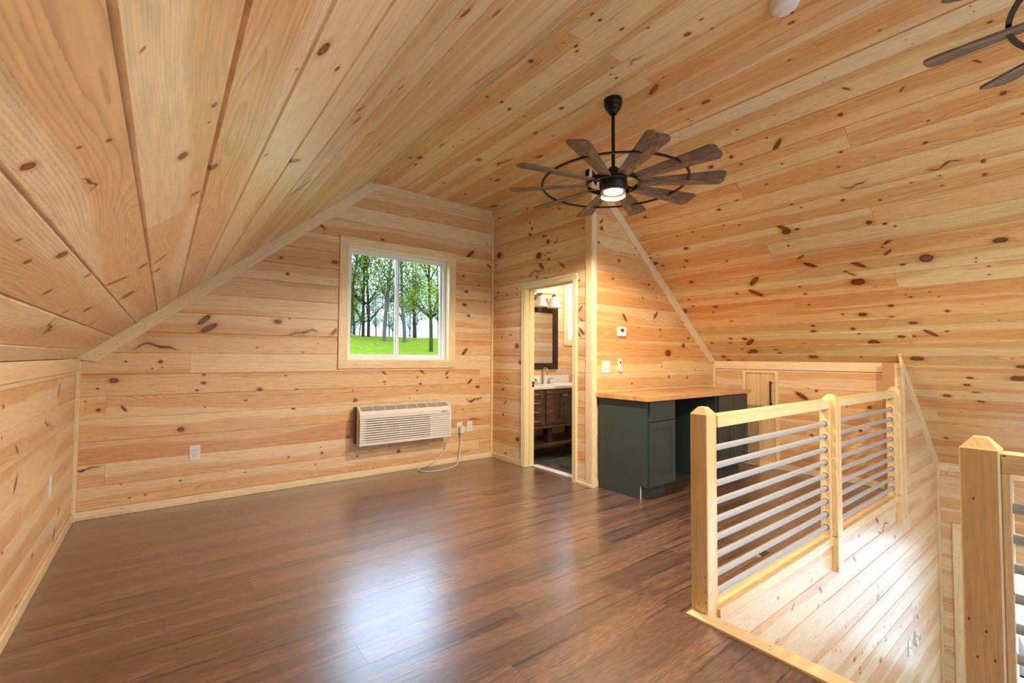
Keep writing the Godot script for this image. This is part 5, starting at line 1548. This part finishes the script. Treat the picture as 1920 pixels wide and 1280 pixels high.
func small_things() -> void:
	outlet(Vector3(0.224, 0.412, ZG), Vector3.BACK, "white outlet low on the gable wall, left of the air conditioner")
	outlet(Vector3(2.764, 0.397, ZG), Vector3.BACK, "white outlet with the cream plug in it")
	outlet(Vector3(2.902, 0.400, ZG), Vector3.BACK, "white empty outlet nearest the bathroom partition")
	outlet(Vector3(XL, 0.452, -3.762), Vector3.RIGHT, "white outlet on the left knee wall")
	# double switch
	var s := thing("light_switch", "white double toggle switch plate above the desk", "switch", Vector3(3.420, 1.131, ZD))
	bar("cover_plate", Vector3(-0.060, -0.060, 0), Vector3(0.060, 0.060, 0.006), s, M.white, 0.002)
	for x in [-0.023, 0.023]:
		bar("toggle", Vector3(x - 0.005, -0.011, 0.005), Vector3(x + 0.005, 0.008, 0.016), s, M.white, 0.002)
	s = thing("light_switch", "white switch plate low on the pale stair wall", "switch", Vector3(5.461, -1.397, ZS))
	bar("cover_plate", Vector3(-0.045, -0.07, 0), Vector3(0.045, 0.07, 0.006), s, M.white, 0.002)
	bar("toggle", Vector3(-0.005, -0.011, 0.005), Vector3(0.005, 0.008, 0.016), s, M.white, 0.002)
	# fan remotes in their cradles
	for q in [[Vector3(3.618, 1.145, ZD), "slim white fan remote in its wall cradle above the desk"], [Vector3(5.66, -1.39, ZS), "white remote in its cradle on the pale stair wall"]]:
		var o := thing("fan_remote", q[1], "remote", q[0])
		var m := MB.new()
		var sc := 1.0
		for part in [[0.0215, 0.066, 0.0, 0.016], [0.026, 0.026, 0.0, 0.020]]:
			var poly := []
			var oy: float = 0.0 if part[0] < 0.025 else -0.040
			for k in 20:
				var a := TAU * k / 20.0
				poly.append(Vector2(part[0] * cos(a), oy + (part[1] - part[0]) * signf(sin(a)) + part[0] * sin(a)))
			m.prism(poly, Vector3(0, 0, part[2]), Vector3.RIGHT * sc, Vector3.UP, Vector3.BACK, part[3])
		put(m, "shell", M.white, o)
		m = MB.new()
		m.lathe(Vector3(0, 0.028, 0.0155), [Vector2(0.012, 0.0), Vector2(0.012, 0.0014), Vector2(0.0, 0.0016)], 16, Vector3.BACK)
		for y in [0.004, -0.004, -0.012]:
			for x in [-0.008, 0.003]:
				m.box(Vector3(x, y, 0.0155), Vector3(x + 0.005, y + 0.003, 0.0168))
		m.box(Vector3(-0.006, -0.052, 0.0195), Vector3(0.006, -0.045, 0.0208))
		m.box(Vector3(-0.002, 0.050, 0.0155), Vector3(0.002, 0.054, 0.0168))
		put(m, "buttons", M.grey, o)
	# thermostat
	var t := thing("thermostat", "white thermostat with grey display above the switch plate", "thermostat", Vector3(3.648, 1.483, ZD))
	bar("shell", Vector3(-0.062, -0.052, 0.0), Vector3(0.062, 0.048, 0.026), t, M.white, 0.009)
	bar("wall_plate", Vector3(-0.068, -0.046, 0.0), Vector3(0.060, 0.044, 0.010), t, M.white, 0.004)
	bar("display", Vector3(-0.034, -0.004, 0.0255), Vector3(0.014, 0.026, 0.0266), t, M.grey, 0.0)
	for k in 4:
		bar("button", Vector3(0.034, 0.022 - k * 0.012, 0.0255), Vector3(0.042, 0.028 - k * 0.012, 0.0268), t, M.plastic, 0.0004)
	for k in 4:
		bar("button", Vector3(-0.030 + k * 0.015, -0.022, 0.0255), Vector3(-0.022 + k * 0.015, -0.017, 0.0268), t, M.plastic, 0.0004)
	bar("badge", Vector3(0.034, -0.036, 0.0255), Vector3(0.046, -0.033, 0.0264), t, M.grey, 0.0)
	# smoke detector
	var d := thing("smoke_detector", "round white smoke detector on the flat ceiling", "smoke detector", Vector3(2.452, HC, -0.955))
	var m := MB.new()
	m.lathe(Vector3.ZERO, [Vector2(0.0, -0.048), Vector2(0.040, -0.047), Vector2(0.058, -0.038), Vector2(0.066, -0.020), Vector2(0.070, -0.014), Vector2(0.072, 0.0)], 36)
	put(m, "shell", M.white, d)
	m = MB.new()
	m.lathe(Vector3(0.020, -0.0475, -0.018), [Vector2(0.0, -0.003), Vector2(0.017, -0.002), Vector2(0.019, 0.002)], 20)
	put(m, "test_button", M.white, d)
	m = MB.new()
	for k in 3:
		m.box(Vector3(0.046 + k * 0.004, -0.0455, 0.008), Vector3(0.0475 + k * 0.004, -0.040, 0.022))
	put(m, "vents", M.grey, d)
	# floor register behind the rods
	var g := thing("floor_register", "brown slotted floor register with a pale edge behind the railing", "vent", Vector3(3.0, 0.0, -1.362))
	bar("frame", Vector3(-0.05, 0.0, -0.034), Vector3(0.06, 0.004, 0.034), g, M.register, 0.001)
	for k in 5:
		bar("slot", Vector3(-0.03 + k * 0.018, 0.0035, -0.024), Vector3(-0.021 + k * 0.018, 0.0046, 0.024), g, M.dark, 0.0)
	bar("edge", Vector3(-0.054, 0.0, -0.034), Vector3(-0.049, 0.006, 0.036), g, M.white, 0.001)

# ------------------------------------------------------------------ stair hall
func stair_hall() -> void:
	var st := structure("stairs", "wooden stairs going down beside the pale stair wall")
	var n := 14
	var rise := -LOW / n
	for k in range(1, n):
		var x := 2.085 + (k - 1) * 0.262
		beam("tread", Vector3(x - 0.02, -k * rise - 0.035, ZS + 0.01), Vector3(x + 0.275, -k * rise, -0.20), st, M.trim, 0.004, 2, Color(0.92, 0.84, 0.72))
		beam("riser", Vector3(x - 0.005, -(k + 1) * rise - 0.0, ZS + 0.01), Vector3(x + 0.012, -k * rise - 0.03, -0.21), st, M.trim, 0.0, 2)
	for z in [ZS + 0.002, -0.20]:
		var poly := [Vector2(2.06, -0.02), Vector2(2.12, -0.02), Vector2(2.085 + 13 * 0.262, LOW + 0.05), Vector2(2.085 + 13 * 0.262, LOW), Vector2(5.1, LOW), Vector2(2.06, -0.36)]
		hexa("stringer", Vector3(0, 0, z), Vector3.RIGHT, Vector3.UP, Vector3(0, 0, 0.02), st, M.trim, poly)
	# white rods with dark ends seen between the railing's rods
	for q in [[-1.60, "upper of two white pegs with dark rims beyond the right railing"], [-1.80, "lower of two white pegs with dark rims beyond the right railing"]]:
		var o := thing("door_peg", q[1], "peg", Vector3(XO - 0.04, q[0], -0.575), "white pegs by the stair hall door")
		var m := MB.new()
		m.lathe(Vector3.ZERO, [Vector2(0.042, 0.0), Vector2(0.030, 0.24)], 14, Vector3(-0.35, 0.9, -0.2).normalized())
		put(m, "stem", M.white, o)
		m = MB.new()
		m.lathe(Vector3.ZERO, [Vector2(0.0, -0.014), Vector2(0.047, -0.014), Vector2(0.047, 0.006), Vector2(0.040, 0.006)], 14, Vector3(-0.35, 0.9, -0.2).normalized())
		put(m, "rim", M.dark, o)

# ------------------------------------------------------------------ outside the windows
func hill(x: float, z: float) -> float:
	var d := Vector2(x, z).length()
	var y := -2.95 + 0.163 * maxf(d - 6.0, 0.0)
	if d > 43.0:
		y = -2.95 + 0.163 * 37.0 + (d - 43.0) * 0.01
	return y - 0.028 * (x * 0.93 + z * 0.37)

func branch(m: MB, tips: Array, a: Vector3, dir: Vector3, length: float, rad: float, depth: int, r: RandomNumberGenerator) -> void:
	var pts := [a]; var rads := [rad]
	var n := 4 if depth > 0 else 7
	var p := a
	var d := dir
	for i in n:
		d = (d + Vector3(r.randf_range(-1, 1), r.randf_range(-0.5, 0.9), r.randf_range(-1, 1)) * (0.05 if depth == 0 else 0.16)).normalized()
		p += d * length / n
		pts.append(p)
		rads.append(rad * lerpf(1.0, 0.35 if depth == 0 else 0.25, float(i + 1) / n))
	m.tube(pts, rads, 7 if depth == 0 else 4 if depth == 1 else 3, false)
	if depth >= 2:
		tips.append(p); tips.append(pts[2]); tips.append(pts[3])
	if depth < 3:
		var kids: int = [17, 6, 3][depth]
		for k in kids:
			var f := r.randf_range(0.2 if depth == 0 else 0.25, 1.0)
			var i := clampi(int(f * n), 1, n)
			var ang := r.randf() * TAU
			var tilt := r.randf_range(0.5, 1.15)
			var s := d.cross(Vector3(cos(ang), 0.3, sin(ang))).normalized()
			var nd := (d * cos(tilt) + s * sin(tilt) + Vector3.UP * 0.15).normalized()
			branch(m, tips, pts[i], nd, length * [0.34, 0.45, 0.5][depth] * r.randf_range(0.7, 1.15), rads[i] * 0.5, depth + 1, r)

func tree_model(seed_: int, height: float, rad: float, leaves: int, leaf: Color) -> Array:
	var r := RandomNumberGenerator.new()
	r.seed = seed_
	var m := MB.new()
	var tips := []
	branch(m, tips, Vector3(0, -0.4, 0), Vector3.UP, height, rad, 0, r)
	var f := MB.new()
	for i in leaves:
		var p: Vector3 = tips[r.randi_range(0, tips.size() - 1)] + Vector3(r.randfn(), r.randfn(), r.randfn()) * 0.45
		var b := Basis.from_euler(Vector3(r.randf() * TAU, r.randf() * TAU, r.randf() * TAU))
		var s := r.randf_range(0.05, 0.115)
		var k := r.randf_range(0.7, 1.3)
		f.col = Color(leaf.r * k, leaf.g * k, leaf.b * r.randf_range(0.6, 1.1))
		var q := [p + b.x * s, p + b.y * s * 0.7, p - b.x * s, p - b.y * s * 0.7]
		f.tri(q[0], q[1], q[2], b.z, b.z, b.z)
		f.tri(q[0], q[2], q[3], b.z, b.z, b.z)
	return [m.mesh(), f.mesh()]

func place_tree(model: Array, at: Vector3, turn: float, scale_: float, bark: Material, label: String, group: String) -> void:
	var t := thing("tree", label, "tree", at, group)
	t.rotation.y = turn
	t.scale = Vector3.ONE * scale_
	for i in 2:
		var o := MeshInstance3D.new()
		o.name = ["trunk", "foliage"][i]
		o.mesh = model[i]
		o.material_override = bark if i == 0 else M.leaf
		t.add_child(o)

func outdoors() -> void:
	# grassy hill rising from the house
	var m := MB.new()
	m.us = Vector2.ONE
	var n := FastNoiseLite.new()
	n.seed = 9
	n.frequency = 0.25
	var step := 1.5
	var at := func(x: float, z: float) -> Vector3: return Vector3(x, hill(x, z) + 0.10 * n.get_noise_2d(x, z), z)
	for i in 60:
		for j in 56:
			var x := -30.0 + i * step; var z := -5.5 - j * step
			var p := [at.call(x, z), at.call(x + step, z), at.call(x + step, z - step), at.call(x, z - step)]
			var uv := []
			for c in p:
				uv.append(Vector2(c.x, c.z) * 0.15)
			m.flat([p[0], p[1], p[2]], Vector3.UP, [uv[0], uv[1], uv[2]])
			m.flat([p[0], p[2], p[3]], Vector3.UP, [uv[0], uv[2], uv[3]])
	# added pale slab beside the house, keeps green bounce off the stair wall
	var dk := structure("added_deck", "added pale slab outside the stair hall door that bounces neutral daylight")
	var pk := MB.new()
	pk.box(Vector3(XO + 0.2, -3.3, -5.5), Vector3(14.0, -2.85, 14.0))
	put(pk, "boards", M.bounce_pale, dk)
	var dw := structure("added_bounce_ground", "added unseen pale ground behind the house that bounces sky light to the ceiling")  # unseen slab, added to throw sky light up onto the ceiling
	pk = MB.new()
	pk.box(Vector3(-18.0, -3.3, ZR + 0.3), Vector3(26.0, -2.95, 26.0))
	put(pk, "bounce_pale", M.bounce_pale, dw)
	var g := put(m, "grass_hill", M.grass)
	g.set_meta("kind", "structure")
	g.set_meta("label", "bright green grassy hill outside the window")
	# trees at the edge of the wood: bearing (x per -z), distance, height
	var models := []
	for k in 6:
		models.append(tree_model(100 + k, 11.0 + k * 0.5, 0.17, 4200, Color(0.15, 0.185, 0.015) if k % 2 == 0 else Color(0.12, 0.165, 0.015)))
	var rows := [[0.3968, 39.5, 2, 1.05, "pale", "tall pale grey trunk in the left pane of the window"], [0.4480, 39.5, 1, 1.0, "pale", "forked grey trunk left in the right pane of the window"], [0.5160, 34.6, 0, 0.9, "moss", "mossy dark trunk at the right edge of the right pane"], [0.3490, 42.0, 3, 0.85, "dark_bark", "dark trunk at the left in the left pane, first of a pair"], [0.3610, 42.0, 4, 0.85, "dark_bark", "dark trunk at the left in the left pane, second of a pair"], [0.3195, 41.0, 5, 0.7, "moss", "slender greenish tree at the left edge of the left pane"], [0.4720, 43.0, 3, 0.6, "dark_bark", "slender dark tree in the middle of the right pane"]]
	for q in rows:
		var d: float = q[1]
		var dir := Vector2(q[0], -1.0).normalized() * d
		place_tree(models[q[2]], Vector3(dir.x, hill(dir.x, dir.y), dir.y), d * 7.3, q[3], M[q[4]], q[5], "")
	var r := RandomNumberGenerator.new()
	r.seed = 12
	for k in 52:
		var b := r.randf_range(0.16, 0.72)
		var d := r.randf_range(46.0, 78.0)
		var dir := Vector2(b, -1.0).normalized() * d
		place_tree(models[r.randi_range(0, 5)], Vector3(dir.x, hill(dir.x, dir.y), dir.y), r.randf() * TAU, r.randf_range(0.4, 0.9), M.dark_bark if k % 2 else M.pale, "slender spring tree in the wood behind the grassy hill", "trees of the wood behind the hill")
